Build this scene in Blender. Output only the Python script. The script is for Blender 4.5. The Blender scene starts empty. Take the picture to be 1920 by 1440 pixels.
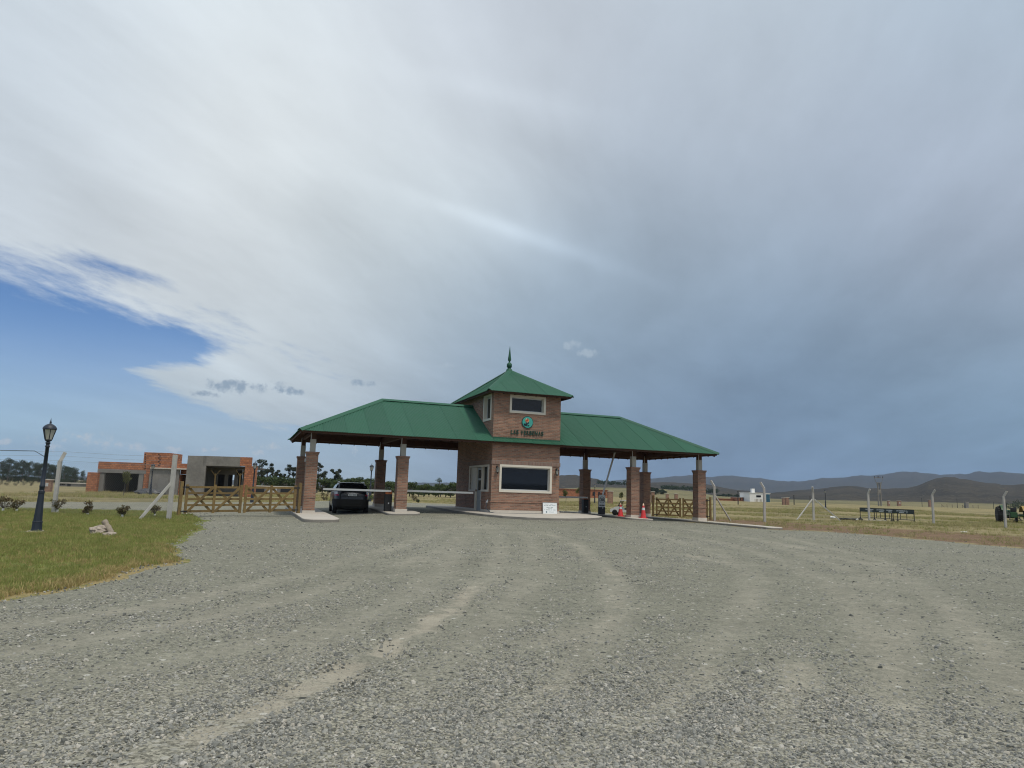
import bpy, bmesh, math, random
import numpy as np
from mathutils import Vector, Matrix, noise as mnoise
from mathutils.geometry import delaunay_2d_cdt

random.seed(7)
RNG = np.random.default_rng(11)
SC = bpy.context.scene
COL = SC.collection
PI = math.pi
R = math.radians

# ------------------------------------------------------------------ camera, sky, sun, exposure
CAM_PITCH, CAM_ROLL, CAM_F, CAM_H = R(8.822), R(1.788), 1318.416, 1.5
cd = bpy.data.cameras.new('camera')
cam = bpy.data.objects.new('camera', cd)
COL.objects.link(cam)
cd.sensor_fit = 'HORIZONTAL'
cd.sensor_width = 36.0
cd.lens = 36.0 * CAM_F / 1920.0
cd.clip_start = 0.1
cd.clip_end = 40000
cam.matrix_world = (Matrix.Translation((0, 0, CAM_H)) @ Matrix.Rotation(PI / 2 + CAM_PITCH, 4, 'X')
                    @ Matrix.Rotation(CAM_ROLL, 4, 'Z'))
SC.camera = cam
SUN_ELEV, SUN_AZ = R(66), R(140)      # azimuth clockwise from +Y: behind the camera and to its right
vs = SC.view_settings
vs.view_transform = 'Standard'
vs.look = 'None'
vs.exposure = 0.0
vs.gamma = 1.0
vs.use_curve_mapping = False
SC.cycles.filter_width = 1.1
SC.cycles.use_denoising = True
SC.cycles.denoising_input_passes = 'RGB_ALBEDO_NORMAL'
SC.cycles.denoising_prefilter = 'ACCURATE'
SC.cycles.denoising_quality = 'HIGH'


def ray(px, py):
    """direction of a pixel of the 1920x1440 photograph (used to read real positions off it)"""
    a, b = px - 960, py - 720
    c, s = math.cos(CAM_ROLL), math.sin(CAM_ROLL)
    u, v = a * c + b * s, -a * s + b * c
    xc, zc = u / CAM_F, -v / CAM_F
    cp, sp = math.cos(CAM_PITCH), math.sin(CAM_PITCH)
    return Vector((xc, cp - zc * sp, sp + zc * cp))


def at_y(px, py, y):
    d = ray(px, py)
    return Vector((0, 0, CAM_H)) + d * (y / d.y)


# ---- tiny expression builder for shader nodes
class E:
    def __init__(self, nt, sock):
        self.nt, self.s = nt, sock

    def _m(self, op, *o, clamp=False):
        n = self.nt.nodes.new('ShaderNodeMath')
        n.operation = op
        n.use_clamp = clamp
        for i, x in enumerate((self,) + o):
            if isinstance(x, E):
                self.nt.links.new(x.s, n.inputs[i])
            else:
                n.inputs[i].default_value = x
        return E(self.nt, n.outputs[0])

    def __add__(self, o): return self._m('ADD', o)
    __radd__ = __add__
    def __sub__(self, o): return self._m('SUBTRACT', o)
    def __rsub__(self, o): return self._m('MULTIPLY', -1.0)._m('ADD', o)
    def __mul__(self, o): return self._m('MULTIPLY', o)
    __rmul__ = __mul__
    def __truediv__(self, o): return self._m('DIVIDE', o)
    def exp(self): return self._m('EXPONENT')
    def max(self, o): return self._m('MAXIMUM', o)
    def min(self, o): return self._m('MINIMUM', o)
    def abs(self): return self._m('ABSOLUTE')
    def clamp(self): return self._m('ADD', 0.0, clamp=True)

    def smooth(self, a, b, lo=0.0, hi=1.0):
        n = self.nt.nodes.new('ShaderNodeMapRange')
        n.interpolation_type = 'SMOOTHSTEP'
        self.nt.links.new(self.s, n.inputs['Value'])
        n.inputs['From Min'].default_value = a
        n.inputs['From Max'].default_value = b
        n.inputs['To Min'].default_value = lo
        n.inputs['To Max'].default_value = hi
        return E(self.nt, n.outputs['Result'])


class G:
    """node-tree helper"""
    def __init__(self, nt):
        self.nt = nt

    def new(self, t, **kw):
        n = self.nt.nodes.new(t)
        for k, v in kw.items():
            setattr(n, k, v)
        return n

    def link(self, a, b):
        self.nt.links.new(a.s if isinstance(a, E) else a, b)

    def val(self, v):
        n = self.new('ShaderNodeValue')
        n.outputs[0].default_value = v
        return E(self.nt, n.outputs[0])

    def dot(self, vec, c):
        n = self.new('ShaderNodeVectorMath', operation='DOT_PRODUCT')
        self.link(vec, n.inputs[0])
        n.inputs[1].default_value = tuple(c)
        return E(self.nt, n.outputs['Value'])

    def comb(self, x, y, z=0.0):
        n = self.new('ShaderNodeCombineXYZ')
        for i, q in enumerate((x, y, z)):
            if isinstance(q, E):
                self.link(q, n.inputs[i])
            else:
                n.inputs[i].default_value = q
        return n.outputs[0]

    def noise(self, vec, scale, detail=3.0, rough=0.5, dist=0.0, out='Fac'):
        n = self.new('ShaderNodeTexNoise')
        if vec is not None:
            self.link(vec, n.inputs['Vector'])
        n.inputs['Scale'].default_value = scale
        n.inputs['Detail'].default_value = detail
        n.inputs['Roughness'].default_value = rough
        n.inputs['Distortion'].default_value = dist
        return E(self.nt, n.outputs[out])

    def voro(self, vec, scale, feature='F1', out='Distance', rand=1.0):
        n = self.new('ShaderNodeTexVoronoi', feature=feature)
        if vec is not None:
            self.link(vec, n.inputs['Vector'])
        n.inputs['Scale'].default_value = scale
        n.inputs['Randomness'].default_value = rand
        return E(self.nt, n.outputs[out])

    def mix(self, f, a, b, mode='MIX'):
        n = self.new('ShaderNodeMix', data_type='RGBA', blend_type=mode)
        for sock, q in ((n.inputs[0], f), (n.inputs[6], a), (n.inputs[7], b)):
            if isinstance(q, E):
                self.link(q, sock)
            elif hasattr(q, 'is_linked'):
                self.link(q, sock)
            elif isinstance(q, (int, float)):
                sock.default_value = q
            else:
                sock.default_value = (*q[:3], 1.0)
        return E(self.nt, n.outputs[2])

    def scale(self, col, f):
        n = self.new('ShaderNodeVectorMath', operation='SCALE')
        if isinstance(col, E) or hasattr(col, 'is_linked'):
            self.link(col, n.inputs[0])
        else:
            n.inputs[0].default_value = tuple(col)
        if isinstance(f, E):
            self.link(f, n.inputs['Scale'])
        else:
            n.inputs['Scale'].default_value = f
        return E(self.nt, n.outputs[0])

    def vadd(self, a, b):
        n = self.new('ShaderNodeVectorMath', operation='ADD')
        self.link(a, n.inputs[0])
        self.link(b, n.inputs[1])
        return E(self.nt, n.outputs[0])

    def attr(self, name):
        n = self.new('ShaderNodeAttribute', attribute_name=name)
        return E(self.nt, n.outputs['Fac'])

    def bump(self, h, strength=0.5, dist=0.02):
        n = self.new('ShaderNodeBump')
        n.inputs['Strength'].default_value = strength
        n.inputs['Distance'].default_value = dist
        self.link(h, n.inputs['Height'])
        return n.outputs[0]


def lin(c):
    """photograph colour (0-255) to scene linear"""
    return tuple((x / 255 / 12.92) if x <= 10 else ((x / 255 + 0.055) / 1.055) ** 2.4 for x in c)


# ------------------------------------------------------------------ sky
world = bpy.data.worlds.new('World')
SC.world = world
world.use_nodes = True
wt = world.node_tree
wt.nodes.clear()
g = G(wt)
tc = g.new('ShaderNodeTexCoord')
D = tc.outputs['Generated']
sep = g.new('ShaderNodeSeparateXYZ')
g.link(D, sep.inputs[0])
dx, dy, dz = (E(wt, sep.outputs[i]) for i in range(3))

sky = g.new('ShaderNodeTexSky')
sky.sky_type = 'NISHITA'
sky.sun_disc = False
sky.sun_elevation = SUN_ELEV
sky.sun_rotation = SUN_AZ
sky.altitude = 300
sky.air_density = 1.0
sky.dust_density = 0.1
sky.ozone_density = 3.0
bg_clear = g.new('ShaderNodeBackground')
tint = g.new('ShaderNodeVectorMath', operation='MULTIPLY')      # clean, dry air: a little bluer than the model's
g.link(sky.outputs[0], tint.inputs[0])
tint.inputs[1].default_value = (0.86, 1.11, 1.44)
g.link(tint.outputs[0], bg_clear.inputs['Color'])
bg_clear.inputs["Strength"].default_value = 0.068

# broad tone of the cloud sheet: soft kernels round directions, so it goes on smoothly all the way round
TONES = [
    (100, 80, (204, 214, 223)), (500, 80, (208, 218, 224)), (950, 60, (201, 209, 219)), (1400, 60, (190, 202, 213)), (1850, 60, (174, 190, 204)),
    (100, 300, (192, 204, 214)), (500, 300, (232, 234, 232)), (730, 190, (208, 215, 222)), (960, 250, (190, 200, 211)), (1300, 290, (177, 187, 201)), (1720, 290, (170, 180, 197)),
    (40, 400, (204, 213, 222)), (250, 520, (212, 218, 222)), (300, 420, (212, 219, 223)), (610, 430, (180, 194, 203)), (820, 385, (204, 212, 213)), (930, 560, (158, 174, 189)), (1200, 480, (158, 173, 187)),
    (1500, 480, (150, 166, 182)), (1870, 480, (164, 175, 191)), (480, 550, (208, 215, 219)), (660, 640, (170, 184, 196)), (480, 690, (216, 220, 220)),
    (620, 745, (198, 205, 208)), (1000, 660, (134, 155, 172)), (1230, 610, (138, 157, 174)), (1400, 700, (119, 140, 162)), (1700, 660, (128, 150, 170)),
    (850, 760, (140, 158, 176)), (1200, 770, (111, 133, 158)), (1500, 800, (109, 132, 159)), (1870, 790, (119, 144, 167)), (1480, 880, (112, 141, 168)), (1900, 880, (115, 147, 172)),
    (700, 840, (143, 166, 183)), (1020, 860, (118, 145, 172)), (400, 840, (150, 180, 200)), (60, 860, (150, 182, 203)),
    (960, -900, (205, 212, 220)), (-900, 300, (190, 202, 214)), (2800, 300, (150, 166, 184)), (-900, 800, (160, 186, 206)), (2800, 850, (120, 148, 172)),
]
BEHIND = [((0, -1, .25), (178, 190, 204)), ((-.8, -.6, .3), (190, 201, 213)), ((.8, -.6, .3), (182, 193, 205)), ((.3, -.7, .8), (222, 226, 226)), ((0, -.1, 1), (208, 214, 220))]
pts = [(ray(px, py).normalized(), c) for px, py, c in TONES] + [(Vector(v).normalized(), c) for v, c in BEHIND]
acc = wsum = None
for d, c in pts:
    w = ((g.dot(D, d) - 1.0) * 85.0).exp() + 0.00001
    q = g.scale(lin(c), w)
    acc = q if acc is None else g.vadd(acc, q)
    wsum = w if wsum is None else wsum + w
tone = g.scale(acc, g.val(1.0) / wsum)

# fibrous streaks: parallel bands on a high level plane, converging at the horizon ahead to the right
az = math.atan2(ray(1330, 915).x, ray(1330, 915).y)
along = Vector((math.sin(az), math.cos(az), 0))
across = Vector((math.cos(az), -math.sin(az), 0))
hz = dz.max(0.0) + 0.13
pa, pb = g.dot(D, along) / hz, g.dot(D, across) / hz
warp = g.noise(g.comb(pa * 0.5, pb * 0.7), 1.0, 2.0)
st1 = g.noise(g.comb(pa * 0.30, pb * 1.1 + warp * 0.8), 1.3, 5.0, 0.55)
st2 = g.noise(g.comb(pa * 0.8, pb * 2.2 + warp * 1.2, 8.8), 1.5, 6.0, 0.62)
st3 = g.noise(g.comb(pa * 1.4 - pb * 0.6, pb * 2.6 + warp, 9.1), 2.0, 7.0, 0.68)
wav = g.noise(g.comb(pa * 0.55 + pb * 0.35, pb * 0.9, 5.5), 1.0, 3.0, 0.5)

# edge of the sheet against the clear sky, lower left
def circle_through(p1, p2):
    return ray(*p1).cross(ray(*p2)).normalized()

n1 = circle_through((0, 484), (450, 668))
if n1.dot(ray(900, 200)) < 0:
    n1 = -n1
def blob(px, py, qx, qy, r):
    """soft elongated spot between two directions"""
    a, b = ray(px, py).normalized(), ray(qx, qy).normalized()
    m = (a + b).normalized()
    ax = (b - a).normalized()
    nn = m.cross(ax)
    la = (b - a).length / 2 + r * 0.6
    e1, e2 = g.dot(D, ax) * (1 / la), g.dot(D, nn) * (1 / r)
    front = g.dot(D, m).smooth(0.2, 0.5)
    return ((e1 * e1 + e2 * e2) * -1.0).exp() * front

edge = g.dot(D, n1) * 11.0 + (st2 - 0.5) * 1.0 + (st1 - 0.5) * 0.5 + (st3 - 0.5) * 1.3 + 0.12
edge = edge + blob(235, 688, 640, 795, 0.044) * 1.5 - blob(320, 636, 400, 672, 0.022) * 0.55 - blob(170, 636, 320, 664, 0.024) * 0.9 - blob(120, 478, 330, 530, 0.012) * 0.55
thin = g.dot(D, n1).smooth(-0.5, -0.2)
mask = edge.smooth(-0.22, 0.52) * thin
nr = circle_through((690, 300), (690, 900))
if nr.dot(ray(1500, 500)) < 0:
    nr = -nr
mask = mask.max(g.dot(D, nr).smooth(-0.09, 0.12))
mask = mask.max(dz.smooth(-0.02, 0.02, 1.0, 0.0))
# haze towards the horizon swallows the blue
mask = mask.max(dz.smooth(0.0, 0.22, 0.78, 0.0))

gain = (st1 - 0.5) * 0.66 + (wav - 0.5) * 0.42 + (st3 - 0.5) * 0.22 + 1.055
gain = gain + blob(800, 375, 1150, 500, 0.011) * 0.22 + blob(905, 430, 1010, 470, 0.022) * 0.08 - blob(900, 345, 1180, 440, 0.03) * 0.07
gain = gain + blob(480, 265, 590, 345, 0.03) * 0.10 - blob(530, 395, 680, 420, 0.035) * 0.08
gain = gain + blob(690, 120, 1120, 215, 0.014) * 0.06 - blob(760, 190, 1180, 330, 0.03) * 0.06
cloud = g.scale(tone, gain)

# small separate clouds
def puff(cx, cy, w, h, lo=0.15, seed=0.0, fq=60.0):
    m = ray(cx, cy).normalized()
    ax = Vector((m.y, -m.x, 0)).normalized()
    up = ax.cross(m)
    s = m.length / CAM_F
    e1 = g.dot(D, ax) * (CAM_F / w)
    e2 = (g.dot(D, up) - m.dot(up)) * (CAM_F / h)
    n = g.new('ShaderNodeVectorMath', operation='ADD')
    g.link(D, n.inputs[0])
    n.inputs[1].default_value = (seed, seed * 1.7, seed * 0.3)
    nz = g.noise(n.outputs[0], fq, 6.0, 0.68)
    f = g.val(1.0) - (e1 * e1 + e2 * e2) + (nz - 0.5) * 4.6
    return f.smooth(lo, lo + 1.1) * g.dot(D, m).smooth(0.5, 0.8)

def paint(base, items, col, amount):
    m = None
    for it in items:
        p = puff(*it)
        m = p if m is None else m.max(p)
    return g.mix(m * amount, base, lin(col))

cloud = paint(cloud, [(430, 724, 46, 15, .15, .3), (503, 724, 36, 14, .15, 1.3), (552, 735, 18, 11, .2, 2.1), (385, 739, 36, 8, .3, 3.3), (680, 718, 28, 8, .3, .9)], (150, 168, 185), 1.0)
cloud = paint(cloud, [(1074, 647, 20, 11, .1, 4.1), (1104, 663, 24, 11, .1, 5.3), (838, 687, 17, 8, .3, 6.1)], (178, 193, 205), 0.6)
bg_cloud = g.new('ShaderNodeBackground')
g.link(cloud, bg_cloud.inputs['Color'])
mx = g.new('ShaderNodeMixShader')
g.link(mask.clamp(), mx.inputs[0])
g.link(bg_clear.outputs[0], mx.inputs[1])
g.link(bg_cloud.outputs[0], mx.inputs[2])
# cumulus low over the left horizon
cm = None
for it in [(165, 820, 58, 16, .55, 7.2), (205, 835, 50, 12, .35, 8.4), (255, 838, 22, 9, .2, 9.3), (100, 835, 70, 26, .85, 2.7), (12, 829, 16, 6, .2, 1.9),
           (325, 843, 18, 7, .2, 3.6), (375, 844, 14, 6, .3, 4.9), (400, 842, 12, 5, .3, 6.6), (458, 836, 26, 13, .6, 5.8), (483, 849, 16, 7, .15, 7.7),
           (515, 836, 26, 10, .5, 8.8), (662, 842, 26, 16, .9, 1.1)]:
    p = puff(*it, fq=95.0)
    cm = p if cm is None else cm.max(p)
bg_cu = g.new('ShaderNodeBackground')
bg_cu.inputs['Color'].default_value = (*lin((205, 212, 216)), 1)
mx2 = g.new('ShaderNodeMixShader')
g.link((cm * 0.8).clamp(), mx2.inputs[0])
g.link(mx.outputs[0], mx2.inputs[1])
g.link(bg_cu.outputs[0], mx2.inputs[2])
wo = g.new('ShaderNodeOutputWorld')
g.link(mx2.outputs[0], wo.inputs['Surface'])
world.cycles.sampling_method = 'MANUAL'
world.cycles.sample_map_resolution = 512

# ------------------------------------------------------------------ sun (veiled by thin high cloud)
sl = bpy.data.lights.new('sun', 'SUN')
sl.energy = 2.3
sl.angle = R(7)
sl.color = (1.0, 0.92, 0.79)
sun = bpy.data.objects.new('sun', sl)
COL.objects.link(sun)
sdir = Vector((math.sin(SUN_AZ) * math.cos(SUN_ELEV), math.cos(SUN_AZ) * math.cos(SUN_ELEV), math.sin(SUN_ELEV)))
sun.rotation_euler = sdir.to_track_quat('Z', 'Y').to_euler()
sun.location = sdir * 60

# ------------------------------------------------------------------ mesh helpers
class MB:
    """collects polygons; build() links them as ONE mesh object with metre-true box-projected UVs"""
    def __init__(self):
        self.v, self.f, self.m, self.sm = [], [], [], []

    def add(self, verts, faces, M=None, mi=0, smooth=False):
        b = len(self.v)
        for p in verts:
            p = Vector(p)
            self.v.append(tuple(M @ p) if M is not None else tuple(p))
        for f in faces:
            self.f.append(tuple(b + i for i in f))
            self.m.append(mi)
            self.sm.append(smooth)
        return self

    def box(self, lo, hi, M=None, mi=0, bev=0.0):
        x0, y0, z0 = lo
        x1, y1, z1 = hi
        if bev <= 0:
            v = [(x0, y0, z0), (x1, y0, z0), (x1, y1, z0), (x0, y1, z0), (x0, y0, z1), (x1, y0, z1), (x1, y1, z1), (x0, y1, z1)]
            f = [(3, 2, 1, 0), (4, 5, 6, 7), (0, 1, 5, 4), (1, 2, 6, 5), (2, 3, 7, 6), (3, 0, 4, 7)]
            return self.add(v, f, M, mi)
        bm = bmesh.new()
        bmesh.ops.create_cube(bm, size=1.0)
        for q in bm.verts:
            q.co = Vector(((x0 + x1) / 2 + q.co.x * (x1 - x0), (y0 + y1) / 2 + q.co.y * (y1 - y0), (z0 + z1) / 2 + q.co.z * (z1 - z0)))
        bmesh.ops.bevel(bm, geom=list(bm.edges), offset=bev, segments=2, affect='EDGES', profile=0.6)
        return self.bm(bm, M, mi)

    def bm(self, bm, M=None, mi=0, smooth=False):
        bm.verts.index_update()
        self.add([v.co.copy() for v in bm.verts], [[v.index for v in f.verts] for f in bm.faces], M, mi, smooth)
        bm.free()
        return self

    def tube(self, pts, r, n=8, mi=0, caps=True, smooth=True):
        """tube along points; r a number or one per point"""
        pts = [Vector(p) for p in pts]
        rs = r if isinstance(r, (list, tuple)) else [r] * len(pts)
        up = None
        rings = []
        for i, p in enumerate(pts):
            t = (pts[min(i + 1, len(pts) - 1)] - pts[max(i - 1, 0)]).normalized()
            if up is None:
                a = Vector((0, 0, 1)) if abs(t.z) < 0.9 else Vector((1, 0, 0))
                up = (a - t * a.dot(t)).normalized()
            else:
                up = (up - t * up.dot(t)).normalized()
            sd = t.cross(up)
            rings.append([p + (up * math.cos(2 * PI * k / n) + sd * math.sin(2 * PI * k / n)) * rs[i] for k in range(n)])
        v = [q for ring in rings for q in ring]
        f = []
        for i in range(len(pts) - 1):
            for k in range(n):
                f.append((i * n + k, i * n + (k + 1) % n, (i + 1) * n + (k + 1) % n, (i + 1) * n + k))
        self.add(v, f, None, mi, smooth)
        if caps:
            self.add(rings[0], [tuple(reversed(range(n)))], None, mi)
            self.add(rings[-1], [tuple(range(n))], None, mi)
        return self

    def lathe(self, prof, n=12, M=None, mi=0, smooth=True, caps=True, rot=0.0):
        """profile of (radius, z) turned round z"""
        v, f = [], []
        for r, z in prof:
            for k in range(n):
                a = 2 * PI * k / n + rot
                v.append((r * math.cos(a), r * math.sin(a), z))
        for i in range(len(prof) - 1):
            for k in range(n):
                f.append((i * n + k, i * n + (k + 1) % n, (i + 1) * n + (k + 1) % n, (i + 1) * n + k))
        self.add(v, f, M, mi, smooth)
        if caps:
            self.add(v[:n], [tuple(reversed(range(n)))], M, mi)
            self.add(v[-n:], [tuple(range(n))], M, mi)
        return self

    def prism(self, poly, h0, h1, M=None, mi=0):
        """2-D polygon (counter-clockwise) pulled up from z=h0 to z=h1"""
        n = len(poly)
        v = [(x, y, h0) for x, y in poly] + [(x, y, h1) for x, y in poly]
        f = [tuple(reversed(range(n))), tuple(range(n, 2 * n))]
        f += [(k, (k + 1) % n, n + (k + 1) % n, n + k) for k in range(n)]
        return self.add(v, f, M, mi)

    def beam(self, a, b, w, h, roll=0.0, mi=0, bev=0.0):
        """rectangular bar from a to b, w wide and h deep"""
        a, b = Vector(a), Vector(b)
        L = (b - a).length
        M = Matrix.Translation(a) @ (b - a).to_track_quat('X', 'Z').to_matrix().to_4x4() @ Matrix.Rotation(roll, 4, 'X')
        return self.box((0, -w / 2, -h / 2), (L, w / 2, h / 2), M, mi, bev)

    def build(self, name, mat, parent=None, uv=True):
        me = bpy.data.meshes.new(name)
        me.from_pydata(self.v, [], self.f)
        mats = mat if isinstance(mat, (list, tuple)) else [mat]
        for m in mats:
            me.materials.append(m)
        if len(mats) > 1:
            me.polygons.foreach_set('material_index', self.m)
        me.polygons.foreach_set('use_smooth', self.sm)
        me.update()
        if uv and len(self.f):
            box_uv(me)
        o = bpy.data.objects.new(name, me)
        COL.objects.link(o)
        if parent is not None:
            o.parent = parent
        return o


def box_uv(me):
    nl, npol = len(me.loops), len(me.polygons)
    co = np.empty(len(me.vertices) * 3)
    me.vertices.foreach_get('co', co)
    co = co.reshape(-1, 3)
    vi = np.empty(nl, dtype=np.int32)
    me.loops.foreach_get('vertex_index', vi)
    no = np.empty(npol * 3)
    me.polygons.foreach_get('normal', no)
    no = np.abs(no.reshape(-1, 3))
    tot = np.empty(npol, dtype=np.int32)
    me.polygons.foreach_get('loop_total', tot)
    ax = np.repeat(np.argmax(no + np.array([0, 0, 1e-4]), axis=1), tot)
    p = co[vi]
    u = np.where(ax == 0, p[:, 1], p[:, 0])
    v = np.where(ax == 2, p[:, 1], p[:, 2])
    lay = me.uv_layers.new(name='UVMap')
    lay.data.foreach_set('uv', np.stack([u, v], 1).astype(np.float32).ravel())


def tag(o, label=None, cat=None, group=None, kind=None):
    if label: o['label'] = label
    if cat: o['category'] = cat
    if group: o['group'] = group
    if kind: o['kind'] = kind
    return o


def empty(name, loc=(0, 0, 0), rz=0.0, label=None, cat=None, group=None):
    o = bpy.data.objects.new(name, None)
    o.empty_display_size = 0.2
    o.location = loc
    o.rotation_euler = (0, 0, rz)
    COL.objects.link(o)
    return tag(o, label, cat, group)


def copy_tree(o, parent=None):
    c = o.copy()
    COL.objects.link(c)
    if parent is not None:
        c.parent = parent
        c.matrix_parent_inverse = o.matrix_parent_inverse.copy()
    for ch in list(o.children):
        copy_tree(ch, c)
    return c


def dup(o, loc, rz=0.0, label=None, scale=None, group=None):
    c = copy_tree(o)
    c.location = loc
    c.rotation_euler = (0, 0, rz)
    if scale is not None:
        c.scale = scale if isinstance(scale, (tuple, list)) else (scale,) * 3
    if label: c['label'] = label
    if group: c['group'] = group
    return c


# ------------------------------------------------------------------ materials
def mat(name):
    m = bpy.data.materials.new(name)
    m.use_nodes = True
    nt = m.node_tree
    b = nt.nodes['Principled BSDF']
    return m, G(nt), b


def vec(gm, kind='Object'):
    return gm.new('ShaderNodeTexCoord').outputs[kind]


def plain(name, col, rough=0.6, metal=0.0, var=0.12, scale=6.0, bump=0.0, spec=0.5, rnd=0.0):
    """a colour with uneven wear, never perfectly flat"""
    m, gm, b = mat(name)
    v = vec(gm)
    n = gm.noise(v, scale, 5.0, 0.6)
    f = (n - 0.5) * (2 * var) + 1.0
    n2 = gm.noise(v, scale * 7, 3.0, 0.6)
    f = f * ((n2 - 0.5) * var + 1.0)
    if rnd:
        oi = gm.new('ShaderNodeObjectInfo')
        f = f * ((E(gm.nt, oi.outputs['Random']) - 0.5) * (2 * rnd) + 1.0)
    gm.link(gm.scale(col, f), b.inputs['Base Color'])
    gm.link((n - 0.5) * 0.25 + rough, b.inputs['Roughness'])
    b.inputs['Metallic'].default_value = metal
    b.inputs['Specular IOR Level'].default_value = spec
    if bump:
        gm.link(gm.bump(n2, bump, 0.01), b.inputs['Normal'])
    return m


def brick_mat(name, c1, c2, mortar, bw=0.25, rh=0.073, ms=0.013, dirt=0.2, bump=0.6):
    m, gm, b = mat(name)
    uv = vec(gm, 'UV')
    br = gm.new('ShaderNodeTexBrick')
    gm.link(uv, br.inputs['Vector'])
    br.inputs['Color1'].default_value = (*c1, 1)
    br.inputs['Color2'].default_value = (*c2, 1)
    br.inputs['Mortar'].default_value = (*mortar, 1)
    br.inputs['Scale'].default_value = 1.0
    br.inputs['Mortar Size'].default_value = ms
    br.inputs['Mortar Smooth'].default_value = 0.25
    br.inputs['Bias'].default_value = -0.1
    br.inputs['Brick Width'].default_value = bw
    br.inputs['Row Height'].default_value = rh
    n = gm.noise(uv, 1.3, 4.0, 0.6)
    n2 = gm.noise(uv, 40.0, 4.0, 0.65)
    f = ((n - 0.5) * (2 * dirt) + 1.0) * ((n2 - 0.5) * 0.5 + 1.0)
    gm.link(gm.scale(br.outputs['Color'], f), b.inputs['Base Color'])
    b.inputs['Roughness'].default_value = 0.9
    h = E(gm.nt, br.outputs['Fac']) * -1.0 + n2 * 0.35
    gm.link(gm.bump(h, bump, 0.012), b.inputs['Normal'])
    return m


def wood_mat(name, col, dark, rough=0.7, rnd=0.12):
    m, gm, b = mat(name)
    v = vec(gm)
    mp = gm.new('ShaderNodeMapping')
    mp.inputs['Scale'].default_value = (3, 3, 3)
    gm.link(v, mp.inputs['Vector'])
    n = gm.noise(mp.outputs[0], 2.0, 6.0, 0.65, 1.2)
    n2 = gm.noise(v, 60.0, 3.0, 0.6)
    oi = gm.new('ShaderNodeObjectInfo')
    f = (E(gm.nt, oi.outputs['Random']) - 0.5) * (2 * rnd) + 1.0
    c = gm.mix(n.smooth(0.35, 0.75), col, dark)
    gm.link(gm.scale(c, f * ((n2 - 0.5) * 0.3 + 1.0)), b.inputs['Base Color'])
    b.inputs['Roughness'].default_value = rough
    gm.link(gm.bump(n2, 0.3, 0.004), b.inputs['Normal'])
    return m


def leaf_mat(name, c1, c2, c3, rough=0.75):
    """foliage: clump-to-clump variation plus some light through the leaves"""
    m, gm, b = mat(name)
    v = vec(gm)
    n = gm.noise(v, 0.9, 3.0, 0.6)
    n2 = gm.noise(v, 9.0, 2.0, 0.6)
    c = gm.mix(n.smooth(0.3, 0.7), c1, c2)
    c = gm.mix(n2.smooth(0.55, 0.8), c, c3)
    oi = gm.new('ShaderNodeObjectInfo')
    c = gm.scale(c, (E(gm.nt, oi.outputs['Random']) - 0.5) * 0.35 + 1.0)
    gm.link(c, b.inputs['Base Color'])
    b.inputs['Roughness'].default_value = rough
    b.inputs['Specular IOR Level'].default_value = 0.25
    tr = gm.new('ShaderNodeBsdfTranslucent')
    gm.link(c, tr.inputs['Color'])
    mxs = gm.new('ShaderNodeMixShader')
    mxs.inputs[0].default_value = 0.25
    out = gm.nt.nodes['Material Output']
    gm.link(b.outputs[0], mxs.inputs[1])
    gm.link(tr.outputs[0], mxs.inputs[2])
    gm.link(mxs.outputs[0], out.inputs['Surface'])
    return m


def glass_mat(name, tint=(0.02, 0.025, 0.03), see=0.35):
    """window glass: darkened, glossy, partly see-through"""
    m, gm, b = mat(name)
    b.inputs['Base Color'].default_value = (*tint, 1)
    b.inputs['Roughness'].default_value = 0.03
    b.inputs['Specular IOR Level'].default_value = 0.45
    tr = gm.new('ShaderNodeBsdfTransparent')
    tr.inputs['Color'].default_value = (0.75, 0.8, 0.8, 1)
    mxs = gm.new('ShaderNodeMixShader')
    mxs.inputs[0].default_value = see
    gm.link(b.outputs[0], mxs.inputs[1])
    gm.link(tr.outputs[0], mxs.inputs[2])
    gm.link(mxs.outputs[0], gm.nt.nodes['Material Output'].inputs['Surface'])
    return m


M = {}
M['brick'] = brick_mat('face_brick', (0.350, 0.186, 0.124), (0.180, 0.096, 0.070), (0.25, 0.20, 0.16), dirt=0.36)
M['brick_on_end'] = brick_mat('face_brick_on_end', (0.265, 0.165, 0.13), (0.18, 0.115, 0.095), (0.24, 0.20, 0.175), bw=0.075, rh=0.26)
M['hollow_brick'] = brick_mat('hollow_clay_brick', (0.46, 0.185, 0.092), (0.27, 0.098, 0.052), (0.20, 0.11, 0.075), bw=0.36, rh=0.20, ms=0.022, dirt=0.34)
M['cement'] = plain('cement_render', (0.205, 0.196, 0.182), 0.9, var=0.55, scale=0.55, bump=0.4)
M['cement_dark'] = plain('bare_concrete', (0.20, 0.195, 0.185), 0.9, var=0.3, scale=1.5, bump=0.4)
M['cement_shaded'] = plain('shade_toned_concrete', (0.085, 0.080, 0.075), 0.95, var=0.3, scale=1.5)  # bare concrete, its colour darkened to stand in for shade indoors
M['kerb'] = plain('grey_kerb_in_shade', (0.24, 0.225, 0.20), 0.9, var=0.25, scale=2.0, bump=0.3)  # grey kerb concrete, with the shade of the sides put into the colour
M['plinth'] = plain('pale_plinth', (0.56, 0.52, 0.46), 0.85, var=0.18, scale=3.0, bump=0.2)
M['slab'] = plain('pale_concrete', (0.46, 0.43, 0.38), 0.9, var=0.2, scale=1.2, bump=0.3)
M['stub'] = plain('smooth_concrete', (0.44, 0.43, 0.39), 0.85, var=0.14, scale=2.5, bump=0.15)
M['post_concrete'] = plain('weathered_concrete', (0.42, 0.41, 0.39), 0.9, var=0.28, scale=4.0, bump=0.5, rnd=0.08)
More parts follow.
